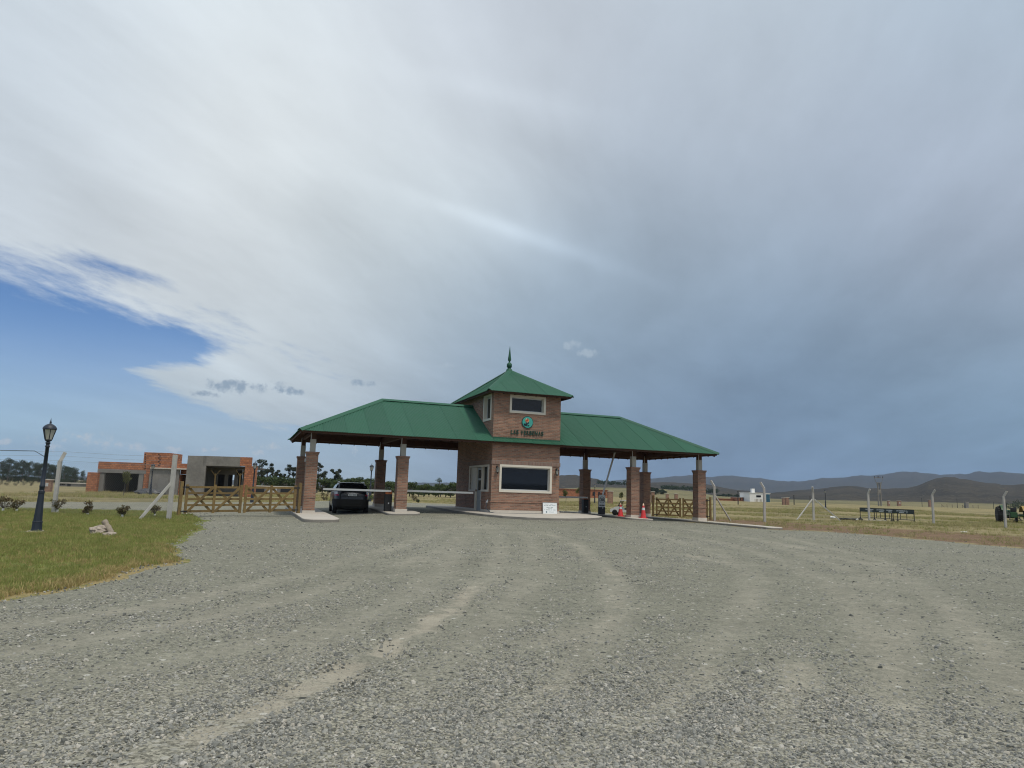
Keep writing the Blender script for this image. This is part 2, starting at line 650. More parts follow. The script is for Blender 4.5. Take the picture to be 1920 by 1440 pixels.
M['roof'] = plain('green_sheet_metal', (0.024, 0.101, 0.063), 0.56, var=0.07, scale=1.1, rnd=0.09, spec=0.3)
M['beam'] = wood_mat('stained_timber', (0.085, 0.033, 0.017), (0.045, 0.018, 0.010), rnd=0.2)
M['deck'] = wood_mat('ceiling_boards', (0.11, 0.045, 0.022), (0.06, 0.024, 0.013))
M['gate'] = wood_mat('treated_pine', (0.200, 0.135, 0.048), (0.13, 0.085, 0.034), rnd=0.15)
M['frame'] = plain('cream_frame', (0.66, 0.62, 0.54), 0.7, var=0.06, scale=4)
M['alu'] = plain('pale_aluminium', (0.50, 0.52, 0.53), 0.45, 0.2, var=0.06)
M['door'] = plain('painted_door', (0.33, 0.36, 0.37), 0.5, var=0.06)
M['white'] = plain('white_paint', (0.78, 0.78, 0.76), 0.5, var=0.05)
M['black'] = plain('black_paint', (0.012, 0.013, 0.015), 0.45, var=0.15)
M['lamp'] = plain('navy_black_iron', (0.018, 0.026, 0.042), 0.5, var=0.2, scale=9)
M['lampglass'] = plain('frosted_lamp_glass', (0.45, 0.45, 0.41), 0.3, var=0.15, scale=8)
M['rubber'] = plain('rubber', (0.010, 0.010, 0.010), 0.85, var=0.25, scale=20)
M['glass'] = glass_mat('tinted_glass', (0.006, 0.009, 0.014), 0.06)
M['mesh_wire'] = plain('dull_fence_wire', (0.20, 0.21, 0.21), 0.6, 0.2, var=0.1)
M['glass_clear'] = glass_mat('window_glass', (0.03, 0.035, 0.04), 0.55)
M['car'] = plain('dark_car_paint', (0.010, 0.013, 0.018), 0.22, var=0.1, scale=3)
M['carglass'] = plain('privacy_glass', (0.006, 0.007, 0.008), 0.06, var=0.02)
M['chrome'] = plain('bright_metal', (0.6, 0.6, 0.6), 0.25, 0.9, var=0.05)
M['red'] = plain('red_lens', (0.30, 0.012, 0.02), 0.25, var=0.08)
M['clear_lens'] = plain('clear_lens', (0.55, 0.56, 0.56), 0.2, var=0.05)
M['cone'] = plain('red_cone_rubber', (0.62, 0.045, 0.05), 0.55, var=0.12, scale=8)
M['orange'] = plain('orange_paint', (0.50, 0.14, 0.035), 0.5, var=0.1)
M['galv'] = plain('galvanised_steel', (0.55, 0.56, 0.57), 0.45, 0.4, var=0.12)
M['teal'] = plain('teal_disc', (0.05, 0.36, 0.31), 0.5, var=0.05)
M['dkgreen'] = plain('dark_green_paint', (0.010, 0.05, 0.035), 0.5, var=0.1)
M['signgreen'] = plain('dark_sign_green', (0.008, 0.022, 0.020), 0.55, var=0.15)
M['tractor'] = plain('tractor_green', (0.018, 0.075, 0.025), 0.5, var=0.25)
M['tractor_yellow'] = plain('faded_yellow', (0.34, 0.22, 0.05), 0.6, var=0.25)
M['print'] = plain('grey_blue_print', (0.16, 0.22, 0.25), 0.6, var=0.05)
M['whiteprint'] = plain('white_print', (0.62, 0.66, 0.66), 0.6, var=0.05)
M['board'] = plain('white_board', (0.80, 0.84, 0.86), 0.5, var=0.03)
M['petal_red'] = plain('red_petal', (0.42, 0.05, 0.02), 0.5, var=0.05)
M['petal_orange'] = plain('orange_petal', (0.62, 0.26, 0.10), 0.5, var=0.05)
M['petal_cream'] = plain('cream_petal', (0.70, 0.50, 0.36), 0.5, var=0.05)
M['leafdark'] = plain('dark_leaf', (0.005, 0.035, 0.05), 0.5, var=0.05)
M['bark'] = plain('bark', (0.12, 0.10, 0.085), 0.95, var=0.4, scale=9, bump=0.6)
M['log'] = plain('grey_dead_wood', (0.27, 0.23, 0.18), 0.95, var=0.35, scale=14, bump=0.8)
M['rock'] = plain('pale_rough_rock', (0.36, 0.31, 0.26), 0.95, var=0.5, scale=9, bump=1.0)
M['pine'] = leaf_mat('pine_needles', (0.050, 0.072, 0.036), (0.028, 0.045, 0.026), (0.085, 0.105, 0.052))
M['euca'] = leaf_mat('eucalyptus_leaves', (0.065, 0.080, 0.048), (0.038, 0.050, 0.032), (0.11, 0.12, 0.075))
M['bush'] = leaf_mat('bush_leaves', (0.080, 0.110, 0.038), (0.050, 0.075, 0.028), (0.14, 0.165, 0.065))
M['greybush'] = leaf_mat('grey_scrub_leaves', (0.13, 0.13, 0.09), (0.085, 0.085, 0.06), (0.18, 0.17, 0.12))
M['photinia'] = leaf_mat('reddish_shrub_leaves', (0.105, 0.115, 0.052), (0.150, 0.085, 0.055), (0.26, 0.15, 0.085))
M['young'] = leaf_mat('young_tree_leaves', (0.12, 0.13, 0.045), (0.09, 0.10, 0.04), (0.18, 0.16, 0.06))

# ------------------------------------------------------------------ the lie of the land
YAW = R(20.472)
BO = Vector((-9.277, 33.2, 0))                  # gatehouse origin: foot of the far left front pillar
ES = Vector((math.cos(YAW), math.sin(YAW), 0))   # along the front
ET = Vector((-math.sin(YAW), math.cos(YAW), 0))  # towards the back


def W(s, t, z=0.0):
    p = BO + ES * s + ET * t
    return Vector((p.x, p.y, z))


def sm(a, b, x):
    k = np.clip((x - a) / (b - a), 0, 1)
    return k * k * (3 - 2 * k)


def gz(x, y):
    """height of the ground"""
    x, y = np.asarray(x, float), np.asarray(y, float)
    s = (x - BO.x) * ES.x + (y - BO.y) * ES.y
    c = np.interp(y, [-1e5, 6, 14, 20, 27, 30, 33, 36, 42, 50, 1e5], [0, 0, .025, .055, .12, .18, .265, .36, .45, .46, .46])
    e = np.interp(y, [-1e5, 6, 14, 20, 28, 34, 42, 50, 1e5], [0, 0, .03, .06, .10, .145, .19, .2, .2])
    w = sm(-1, 5, s) * (1 - sm(13, 20, s)) * (1 - sm(55, 90, y))
    z = e + (c - e) * w
    z = z + 1.0 * sm(60, 190, y) * sm(-10, 45, x) - 0.25 * sm(60, 200, y) * sm(0, -40, x)
    return z


def gpt(x, y, dz=0.0):
    return Vector((x, y, float(gz(x, y)) + dz))


def on_ground(px, py, far=400):
    """where a line of sight of the photograph meets the ground"""
    d = ray(px, py)
    lo = 2.0
    prev = None
    y = lo
    while y < far:
        p = Vector((0, 0, CAM_H)) + d * (y / d.y)
        h = p.z - float(gz(p.x, p.y))
        if h <= 0:
            a, b = prev, y
            for _ in range(30):
                m = (a + b) / 2
                p = Vector((0, 0, CAM_H)) + d * (m / d.y)
                if p.z - float(gz(p.x, p.y)) > 0:
                    a = m
                else:
                    b = m
            return Vector((p.x, p.y, float(gz(p.x, p.y))))
        prev = y
        y *= 1.01
    p = Vector((0, 0, CAM_H)) + d * (far / d.y)
    return Vector((p.x, p.y, float(gz(p.x, p.y))))


def vnoise(x, y, sc, seed=0.0):
    """cheap smooth value noise on arrays"""
    x, y = np.asarray(x) / sc + seed * 17.3, np.asarray(y) / sc + seed * 9.1
    xi, yi = np.floor(x), np.floor(y)
    fx, fy = x - xi, y - yi
    fx, fy = fx * fx * (3 - 2 * fx), fy * fy * (3 - 2 * fy)

    def h(a, b):
        k = np.sin(a * 127.1 + b * 311.7 + seed * 74.7) * 43758.5453
        return k - np.floor(k)
    return (h(xi, yi) * (1 - fx) + h(xi + 1, yi) * fx) * (1 - fy) + (h(xi, yi + 1) * (1 - fx) + h(xi + 1, yi + 1) * fx) * fy


# ---- outline of the gravel
GRAVEL = [(-14, -12), (-8, 0), (-6.4, 6), (-6.26, 9.04), (-6.15, 10.1), (-6.0, 11.1), (-6.2, 12.4), (-6.3, 13.6), (-6.75, 14.3), (-7.3, 15.6), (-8.0, 17.3), (-8.8, 19.6),
          (-10.2, 23.4), (-11.5, 26.6), (-12.7, 28.6), (-13.9, 31), (-15.5, 33), (-18, 33.2), (-21, 31.6), (-25, 30.0), (-40, 25), (-42, 33), (-29, 38), (-24.5, 44),
          (-22.5, 50), (-18, 57), (-8, 59.5), (2, 60), (7, 57), (8.2, 53)]
a_ = W(21.25, 8.5); b_ = W(21.25, -6.2)
GRAVEL += [(a_.x, a_.y), (b_.x, b_.y), (15.0, 34.6), (16.7, 32.7), (18.0, 28.8), (18.9, 25.8), (22, 20.5), (32, 10), (45, -2), (40, -12)]


def densify(poly, step, wob, seed):
    out = []
    n = len(poly)
    for i in range(n):
        a, b = Vector((*poly[i], 0)), Vector((*poly[(i + 1) % n], 0))
        L = (b - a).length
        k = max(1, int(L / step))
        nrm = Vector((-(b - a).y, (b - a).x, 0)).normalized()
        for j in range(k):
            p = a.lerp(b, j / k)
            o = (float(vnoise(p.x, p.y, 1.1, seed)) - .5) * wob * 1.6 + (float(vnoise(p.x, p.y, 0.33, seed + 1)) - .5) * wob
            out.append((p.x + nrm.x * o, p.y + nrm.y * o))
    return out


def inside(poly, x, y):
    x, y = np.asarray(x), np.asarray(y)
    r = np.zeros(x.shape, bool)
    n = len(poly)
    for i in range(n):
        x0, y0 = poly[i]
        x1, y1 = poly[(i + 1) % n]
        if y0 == y1:
            continue
        c = ((y0 > y) != (y1 > y)) & (x < (x1 - x0) * (y - y0) / (y1 - y0) + x0)
        r ^= c
    return r


def dist_poly(line, x, y, closed=False):
    d = np.full(np.shape(x), 1e9)
    n = len(line)
    for i in range(n if closed else n - 1):
        x0, y0 = line[i]
        x1, y1 = line[(i + 1) % n]
        ax, ay = x1 - x0, y1 - y0
        L = ax * ax + ay * ay + 1e-12
        k = np.clip(((x - x0) * ax + (y - y0) * ay) / L, 0, 1)
        d = np.minimum(d, np.hypot(x - x0 - k * ax, y - y0 - k * ay))
    return d


# wheel tracks read off the photograph: (line, half width, strength)
TR = [([(160, 1470), (350, 1395), (540, 1310), (640, 1262), (760, 1200), (850, 1140), (915, 1080), (945, 1020), (915, 985), (850, 968)], .13, .95),
      ([(790, 1470), (950, 1365), (1030, 1300), (1110, 1225), (1160, 1150), (1150, 1080), (1080, 1020), (1000, 992)], .18, .62),
      ([(1000, 1470), (1120, 1390), (1250, 1330), (1330, 1260)], .16, .62),
      ([(1330, 1470), (1420, 1400), (1480, 1330), (1500, 1250)], .18, .6),
      ([(1760, 1470), (1700, 1330), (1640, 1200), (1580, 1110), (1480, 1055), (1360, 1020), (1240, 998), (1160, 986)], .24, .5),
      ([(1960, 1330), (1840, 1200), (1740, 1110), (1630, 1060), (1480, 1022), (1350, 1002), (1250, 990)], .24, .5),
      ([(-40, 1190), (300, 1140), (560, 1080), (760, 1022), (850, 985), (830, 966)], .18, .52),
      ([(-40, 1240), (350, 1172), (620, 1105), (820, 1035), (890, 990), (860, 968)], .18, .5),
      ([(-40, 1310), (300, 1250), (620, 1180), (800, 1110)], .2, .25),
      ([(1275, 1040), (1350, 1053), (1450, 1063)], .26, .8),
      ([(600, 1470), (760, 1310), (900, 1190), (1000, 1085), (995, 1010), (935, 978)], .30, .34),
      ([(1060, 1470), (1250, 1300), (1380, 1180), (1420, 1090), (1340, 1032), (1190, 994)], .30, .36),
      ([(1560, 1470), (1690, 1280), (1700, 1160), (1610, 1075), (1420, 1012), (1250, 986)], .30, .36),
      ([(1890, 1470), (1870, 1260), (1780, 1130), (1640, 1050), (1450, 1002)], .30, .36),
      ([(-40, 1390), (260, 1330), (520, 1250), (700, 1160), (820, 1075), (870, 1010)], .28, .30),
      ([(1010, 1215), (1080, 1190), (1150, 1165)], .22, .5)]
TRW = []
for pl, w, s in TR:
    q = []
    for px, py in pl:
        p = on_ground(px, min(py, 1470))
        q.append((p.x, p.y))
    TRW.append((q, w, s))


def dust_at(x, y):
    d = np.zeros(np.shape(x))
    for q, w, s in TRW:
        k = dist_poly(q, x, y)
        wob = .5 + vnoise(x, y, 1.3, 3.0)
        rr = np.hypot(x, y)
        s = s * (1 - .6 * sm(9, 17, rr)) if s > .8 else s * (sm(2.5, 7.5, rr) * .62 + .15)
        d = np.maximum(d, s * np.exp(-(k / (w * wob)) ** 2) * (.35 + .55 * vnoise(x, y, .8, 5.0) + .4 * vnoise(x, y, .28, 6.0)))
    return np.clip(d, 0, 1)


def fine_at(x, y):
    """compacted fines (1) against loose stones (0)"""
    base = .55 + .5 * (vnoise(x, y, 3.2, 8.0) - .5) + .4 * (vnoise(x, y, 1.1, 9.0) - .5)
    r = np.hypot(x - .6, y)
    near = sm(7.5, 4.0, r)
    base = base + .25 * sm(5.5, 9, r) - .75 * near
    lane = np.zeros(np.shape(x))
    row = np.zeros(np.shape(x))
    for q, w, s in TRW:
        k = dist_poly(q, x, y)
        lane = np.maximum(lane, np.exp(-(k / .42) ** 2))
        row = np.maximum(row, np.exp(-((k - .78) / .26) ** 2))
    return np.clip(base + .26 * lane * (1 - .8 * near) - .10 * row * (1 - lane) * (1 - near), 0, 1)


def add_attr(me, name, arr):
    at = me.attributes.new(name, 'FLOAT', 'POINT')
    at.data.foreach_set('value', np.asarray(arr, dtype=np.float32))


# ---- materials of the ground
def gravel_material():
    m, gm, b = mat('crushed_stone_road')
    v = vec(gm)
    dust, fine = gm.attr('dust'), gm.attr('fine')
    nb = gm.noise(v, 2.3, 5.0, 0.65)
    nm = gm.noise(v, 11.0, 4.0, 0.65)
    ns = gm.noise(v, 70.0, 3.0, 0.7)
    c1 = gm.voro(v, 55.0, out='Color')
    c2 = gm.voro(v, 24.0, out='Color')
    d2 = gm.voro(v, 24.0)
    sx = gm.new('ShaderNodeSeparateColor')
    gm.link(c1, sx.inputs[0])
    sy = gm.new('ShaderNodeSeparateColor')
    gm.link(c2, sy.inputs[0])
    r1, r2 = E(gm.nt, sx.outputs[0]), E(gm.nt, sy.outputs[0])
    grit = gm.mix(r1, (0.085, 0.085, 0.068), (0.365, 0.355, 0.290))
    big = gm.mix(r2, (0.055, 0.060, 0.055), (0.42, 0.415, 0.37))
    stones = gm.mix((d2 * -1.0 + 0.75 - fine * 0.35 + (r2 - 0.5) * 0.4).smooth(0.3, 0.5) * 0.75, grit, big)
    fines = gm.mix(nm.smooth(0.3, 0.7), (0.158, 0.164, 0.128), (0.226, 0.226, 0.180))
    k = (fine + (nb - 0.5) * 0.9 + (ns - 0.5) * 0.9).smooth(0.35, 0.85)
    c = gm.mix(k * 0.6, stones, fines)
    lanes = gm.attr('lane')
    c = gm.mix((lanes + (nm - 0.5) * 0.5).smooth(0.12, 0.95) * 0.62, c, (0.285, 0.275, 0.225))
    kd = (dust + (nm - 0.5) * 1.3 * dust + (nb - 0.5) * 0.9 * dust + (ns - 0.5) * 0.7).smooth(0.16, 0.72)
    c = gm.mix(kd * 0.8, c, gm.mix(nb, (0.31, 0.285, 0.225), (0.40, 0.37, 0.305)))
    nl = gm.noise(v, 0.55, 4.0, 0.6)
    sp = gm.voro(v, 7.0, out='Color')
    ss = gm.new('ShaderNodeSeparateColor')
    gm.link(sp, ss.inputs[0])
    sd = gm.voro(v, 7.0)
    chip = (E(gm.nt, ss.outputs[0]).smooth(0.55, 0.6) * (sd * -1.0 + 0.22).smooth(0.0, 0.05))
    c = gm.mix(chip * 0.9, c, gm.mix(E(gm.nt, ss.outputs[1]).smooth(0.35, 0.8), (0.040, 0.044, 0.042), (0.46, 0.455, 0.41)))
    c = gm.scale(c, ((nb - 0.5) * 0.45 + 1.0) * ((ns - 0.5) * 0.7 + 1.0) * ((nl - 0.5) * 0.35 + 1.0) * ((nm - 0.5) * 0.35 + 1.0) * 1.05)
    gm.link(c, b.inputs['Base Color'])
    b.inputs['Roughness'].default_value = 0.95
    b.inputs['Specular IOR Level'].default_value = 0.2
    h = d2 * -0.5 + ns * 0.5 + r1 * 0.3 + nm * 0.4
    gm.link(gm.bump(h, 0.9, 0.02), b.inputs['Normal'])
    return m


def turf_material():
    m, gm, b = mat('turf_and_dry_pasture')
    v = vec(gm)
    green, dirt, dry = gm.attr('green'), gm.attr('dirt'), gm.attr('dry')
    n0 = gm.noise(v, 0.045, 4.0, 0.6)
    n1 = gm.noise(v, 0.35, 5.0, 0.65)
    n2 = gm.noise(v, 2.6, 5.0, 0.7)
    n3 = gm.noise(v, 16.0, 4.0, 0.7)
    past = gm.mix((n1 * 0.75 + n0 * 0.5 + (n3 - 0.5) * 0.5).smooth(0.42, 0.78), (0.200, 0.172, 0.088), (0.335, 0.285, 0.155))
    past = gm.mix((n2 * 0.6 + n1 * 0.5 + (n0 - 0.5)).smooth(0.52, 0.68) * 0.75, past, (0.115, 0.108, 0.052))
    lawn = gm.mix((n2 * 0.7 + n1 * 0.4).smooth(0.35, 0.75), (0.125, 0.155, 0.042), (0.20, 0.21, 0.068))
    lawn = gm.mix((n1 * 0.6 + n2 * 0.4 + (n3 - 0.5) * 0.5).smooth(0.52, 0.70) * 0.55, lawn, gm.mix(n3, (0.15, 0.11, 0.06), (0.30, 0.24, 0.13)))
    c = gm.mix((green + (n2 - 0.5) * 0.5).smooth(0.3, 0.7), past, lawn)
    c = gm.mix((dry + (n2 - 0.5) * 1.5 + (n3 - 0.5) * 1.3).smooth(0.3, 0.8), c, gm.mix(n3, (0.20, 0.165, 0.08), (0.40, 0.32, 0.16)))
    soil = gm.mix((n3 + n2 - 0.5).smooth(0.2, 0.8), (0.125, 0.083, 0.052), (0.25, 0.175, 0.112))
    c = gm.mix((dirt + (n2 - 0.5) * 0.9 + (n3 - 0.5) * 0.6).smooth(0.35, 0.7), c, soil)
    c = gm.scale(c, (n3 - 0.5) * 0.8 + 1.0)
    gm.link(c, b.inputs['Base Color'])
    b.inputs['Roughness'].default_value = 0.95
    b.inputs['Specular IOR Level'].default_value = 0.15
    gm.link(gm.bump(n3 + n2 * 2.0, 0.8, 0.05), b.inputs['Normal'])
    return m


# ---- the ground, one sheet to the horizon
rad = list(np.arange(0.5, 70, 1.0)) + list(70 * 1.06 ** np.arange(1, 77))
NA = 288
vv, ff = [(0, 0, 0)], []
for r_ in rad:
    for k in range(NA):
        a = 2 * PI * k / NA
        vv.append((r_ * math.sin(a), r_ * math.cos(a), 0))
for k in range(NA):
    ff.append((0, 1 + (k + 1) % NA, 1 + k))
for i in range(len(rad) - 1):
    for k in range(NA):
        a, b = 1 + i * NA, 1 + (i + 1) * NA
        ff.append((a + k, a + (k + 1) % NA, b + (k + 1) % NA, b + k))
va = np.array(vv)
va[:, 2] = gz(va[:, 0], va[:, 1])
# the sheet dips a hand's breadth under the gravel
gp = inside(GRAVEL, va[:, 0], va[:, 1])
dg = dist_poly(GRAVEL, va[:, 0], va[:, 1], True)
va[:, 2] -= np.where(gp, 0.10 * sm(0.8, 2.0, dg), 0)
va[:, 2] += 0.05 * (vnoise(va[:, 0], va[:, 1], 5.0, 2.0) - .5) * sm(1.0, 6.0, dg) * (~gp)
me = bpy.data.meshes.new('ground')
me.from_pydata(va.tolist(), [], ff)
x_, y_ = va[:, 0], va[:, 1]
left = sm(2, -4, x_)
add_attr(me, 'green', np.clip(left * sm(36, 28, y_) * .95 + .35 * left * sm(60, 40, y_) + .25 * sm(0.35, .75, vnoise(x_, y_, 14, 4.0)), 0, 1))
add_attr(me, 'dry', np.where(left > .5, np.exp(-(dg / .55) ** 2) * (y_ < 16) * .85, 0) * 1.0)
verge = sm(10, 14, x_) * sm(-2, 0.5, 12 - dg) * (~gp) * sm(56, 46, y_) * sm(13, 5, dg)
patch = np.exp(-(((x_ + 15.2) / 1.6) ** 2 + ((y_ - 19.8) / .9) ** 2)) * 1.4
lane = left * np.exp(-((y_ - 45) / 4) ** 2) * .35
add_attr(me, 'dirt', np.clip(verge * 1.0 + patch + lane, 0, 1))
me.materials.append(turf_material())
me.polygons.foreach_set('use_smooth', [True] * len(me.polygons))
ground = bpy.data.objects.new('ground', me)
COL.objects.link(ground)
tag(ground, kind='structure')

# ---- the gravel sheet, triangulated inside its ragged outline
edge_pts = densify(GRAVEL, 0.35, 0.34, 6.0)
pts2 = []
for cell, ymin, ymax, hw in [(0.24, 1.0, 12.0, 9.0), (0.45, 12.0, 26.0, 20.0), (0.9, -12, 70, 46)]:
    xs, ys = np.meshgrid(np.arange(-hw, hw, cell), np.arange(ymin, ymax, cell))
    xs = (xs + RNG.uniform(-.3, .3, xs.shape) * cell).ravel()
    ys = (ys + RNG.uniform(-.3, .3, ys.shape) * cell).ravel()
    if cell == 0.45:
        k = ~((np.abs(xs) < 9) & (ys < 12))
    elif cell == 0.9:
        k = ~((np.abs(xs) < 9) & (ys > 1) & (ys < 12)) & ~((np.abs(xs) < 20) & (ys > 12) & (ys < 26))
    else:
        k = np.ones(xs.shape, bool)
    k &= inside(edge_pts, xs, ys) & (dist_poly(GRAVEL, xs, ys, True) > 0.35)
    pts2 += list(zip(xs[k], ys[k]))
n_e = len(edge_pts)
allp = [Vector(p) for p in edge_pts] + [Vector(p) for p in pts2]
cv, ce, cf, ov, oe, of = delaunay_2d_cdt(allp, [(i, (i + 1) % n_e) for i in range(n_e)], [list(range(n_e))], 1, 1e-5)
ca = np.array([(p.x, p.y, 0.0) for p in cv])
de = dist_poly(GRAVEL, ca[:, 0], ca[:, 1], True)
bd = np.zeros(len(ca), bool)
for i, o_ in enumerate(ov):
    if any(q < n_e for q in o_):
        bd[i] = True
DU, FI = dust_at(ca[:, 0], ca[:, 1]), fine_at(ca[:, 0], ca[:, 1])
ca[:, 2] = gz(ca[:, 0], ca[:, 1]) + np.where(bd, -0.012, 0.018 * sm(0, .6, de)) + 0.03 * (vnoise(ca[:, 0], ca[:, 1], 1.6, 12.0) - .5) * sm(0, 1, de) - .03 * DU * sm(0, .6, de)
me = bpy.data.meshes.new('gravel_road')
me.from_pydata(ca.tolist(), [], [list(f) for f in cf])
add_attr(me, 'dust', DU)
add_attr(me, 'fine', FI)
LA = np.zeros(len(ca))
for q, w, s in TRW:
    k = dist_poly(q, ca[:, 0], ca[:, 1])
    LA = np.maximum(LA, (.6 + .4 * vnoise(ca[:, 0], ca[:, 1], 2.1, 15.0)) * np.exp(-(k / .34) ** 2))
add_attr(me, 'lane', LA * sm(3.5, 8, np.hypot(ca[:, 0], ca[:, 1])))
me.materials.append(gravel_material())
me.polygons.foreach_set('use_smooth', [True] * len(me.polygons))
me.update()
if me.polygons[0].normal.z < 0:
    me.flip_normals()
gravel = bpy.data.objects.new('gravel_road', me)
COL.objects.link(gravel)
tag(gravel, kind='structure')


# ---- scattering
def scatter(name, protos, pos, rot, scl, pick=True):
    """instances of loose pieces on a cloud of points, one object"""
    me = bpy.data.meshes.new(name)
    me.from_pydata(np.asarray(pos).tolist(), [], [])
    a = me.attributes.new('rot', 'FLOAT_VECTOR', 'POINT')
    a.data.foreach_set('vector', np.asarray(rot, dtype=np.float32).ravel())
    a = me.attributes.new('scl', 'FLOAT_VECTOR', 'POINT')
    a.data.foreach_set('vector', np.asarray(scl, dtype=np.float32).ravel())
    o = bpy.data.objects.new(name, me)
    COL.objects.link(o)
    pc = bpy.data.collections.new(name + '_pieces')
    for p in protos:
        pc.objects.link(p)
    ng = bpy.data.node_groups.new(name, 'GeometryNodeTree')
    ng.interface.new_socket('Geometry', in_out='INPUT', socket_type='NodeSocketGeometry')
    ng.interface.new_socket('Geometry', in_out='OUTPUT', socket_type='NodeSocketGeometry')
    gi, go = ng.nodes.new('NodeGroupInput'), ng.nodes.new('NodeGroupOutput')
    ci = ng.nodes.new('GeometryNodeCollectionInfo')
    ci.inputs['Collection'].default_value = pc
    ci.inputs['Separate Children'].default_value = True
    ci.inputs['Reset Children'].default_value = True
    ip = ng.nodes.new('GeometryNodeInstanceOnPoints')
    ip.inputs['Pick Instance'].default_value = pick
    ar, as_ = ng.nodes.new('GeometryNodeInputNamedAttribute'), ng.nodes.new('GeometryNodeInputNamedAttribute')
    for n, k in ((ar, 'rot'), (as_, 'scl')):
        n.data_type = 'FLOAT_VECTOR'
        n.inputs['Name'].default_value = k
    L = ng.links.new
    L(gi.outputs[0], ip.inputs['Points'])
    L(ci.outputs[0], ip.inputs['Instance'])
    L(ar.outputs['Attribute'], ip.inputs['Rotation'])
    L(as_.outputs['Attribute'], ip.inputs['Scale'])
    L(ip.outputs[0], go.inputs[0])
    md = o.modifiers.new('scatter', 'NODES')
    md.node_group = ng
    return tag(o, kind='stuff')


def loose(name, mb, m):
    o = mb.build(name, m, uv=False)
    COL.objects.unlink(o)
    return o


def stone_material():
    m, gm, b = mat('broken_stone')
    v = vec(gm)
    oi = gm.new('ShaderNodeObjectInfo')
    r = E(gm.nt, oi.outputs['Random'])
    cr = gm.new('ShaderNodeValToRGB')
    gm.link(r, cr.inputs[0])
    el = cr.color_ramp.elements
    el[0].position, el[0].color = 0.0, (0.095, 0.098, 0.090, 1)
    el[1].position, el[1].color = 1.0, (0.50, 0.485, 0.45, 1)
    for p, c in ((0.2, (0.165, 0.170, 0.158, 1)), (0.5, (0.240, 0.243, 0.222, 1)), (0.8, (0.330, 0.328, 0.298, 1)), (0.92, (0.37, 0.345, 0.29, 1)), (0.97, (0.44, 0.42, 0.37, 1))):
        e = el.new(p)
        e.color = c
    n = gm.noise(v, 3.0, 4.0, 0.65)
    gm.link(gm.scale(cr.outputs[0], (n - 0.5) * 0.7 + 1.0), b.inputs['Base Color'])
    b.inputs['Roughness'].default_value = 0.85
    b.inputs['Specular IOR Level'].default_value = 0.3
    return m


sm_ = stone_material()
stones = []
for k in range(8):
    bm = bmesh.new()
    bmesh.ops.create_icosphere(bm, subdivisions=1, radius=1.0)
    ax = Vector((RNG.uniform(.8, 1.3), RNG.uniform(.6, 1.0), RNG.uniform(.35, .65)))
    for q in bm.verts:
        f = 1 + .55 * (mnoise.noise(q.co * 1.1 + Vector((k * 7.1, 0, 0))))
        q.co = Vector((q.co.x * ax.x, q.co.y * ax.y, q.co.z * ax.z)) * f
        # chipped flats
        for pl in range(3):
            d = Vector((math.sin(k * 3 + pl * 2.1), math.cos(k * 1.7 + pl), .4)).normalized()
            e = q.co.dot(d) - .62
            if e > 0:
                q.co -= d * e * .85
    stones.append(loose('stone', MB().bm(bm), sm_))


def stone_field():
    N = 2200000
    # candidates in rings round the camera, ahead and to the sides
    a = RNG.uniform(-R(52), R(52), N)
    r = 2.2 * (40 / 2.2) ** RNG.uniform(0, 1, N)
    x, y = r * np.sin(a), r * np.cos(a)
    cand = N / (math.log(40 / 2.2) * 2 * R(52)) / r ** 2      # candidates per square metre there
    fine, dust = fine_at(x, y), dust_at(x, y)
    want = np.interp(r, [2, 4, 6, 9, 14, 22, 32, 40], [3100, 2700, 1500, 640, 270, 120, 55, 30]) * np.clip(1.35 - 1.25 * fine, .1, 1.3) * (1 - .85 * dust)
    ridge = vnoise(x, y, .45, 21.0)
    want = want * (.45 + 1.1 * ridge)
    for q, w, s in TRW:
        want = want * (1 + .7 * s * (s > .45) * np.exp(-((dist_poly(q, x, y) - w - .30) / .16) ** 2))
    keep = RNG.uniform(0, 1, N) < want / cand
    keep &= inside(edge_pts, x, y) | (RNG.uniform(0, 1, N) < .06 * np.exp(-dist_poly(GRAVEL, x, y, True) * 3))
    keep &= y > 1.5
    x, y, r, fine = x[keep], y[keep], r[keep], fine[keep]
    n = len(x)
    s = np.exp(RNG.normal(math.log(.0083), .38, n)) * np.interp(r, [2, 6, 12, 25, 40], [1.0, 1.1, 1.5, 1.9, 2.2])
    s = np.clip(s, .005, .034)
    z = gz(x, y) + .018 + .03 * (vnoise(x, y, 1.6, 12.0) - .5) - .03 * dust_at(x, y) + s * .12
    rot = np.stack([RNG.normal(0, .35, n), RNG.normal(0, .35, n), RNG.uniform(0, 6.28, n)], 1)
    scl = np.stack([s, s, s * RNG.uniform(.8, 1.3, n)], 1)
    return np.stack([x, y, z], 1), rot, scl


p_, r_, s_ = stone_field()
print('stones', len(p_))
scatter('gravel', stones, p_, r_, s_)


# ---- grass
def tuft(n, h, spread, bend, seed, w=.004):
    rg = random.Random(seed)
    mb = MB()
    for _ in range(n):
        a, rr = rg.uniform(0, 6.28), spread * math.sqrt(rg.random())
        x, y = rr * math.cos(a), rr * math.sin(a)
        b = rg.uniform(0, 6.28)
        hh = h * rg.uniform(.5, 1.15)
        lx, ly = math.cos(b) * hh * bend * rg.random(), math.sin(b) * hh * bend * rg.random()
        c = rg.uniform(0, 6.28)
        ux, uy = math.cos(c) * w, math.sin(c) * w
        mb.add([(x - ux, y - uy, 0), (x + ux, y + uy, 0), (x + lx * .4 + ux * .7, y + ly * .4 + uy * .7, hh * .6), (x + lx * .4 - ux * .7, y + ly * .4 - uy * .7, hh * .6), (x + lx, y + ly, hh)],
               [(0, 1, 2, 3), (3, 2, 4)])
    return mb


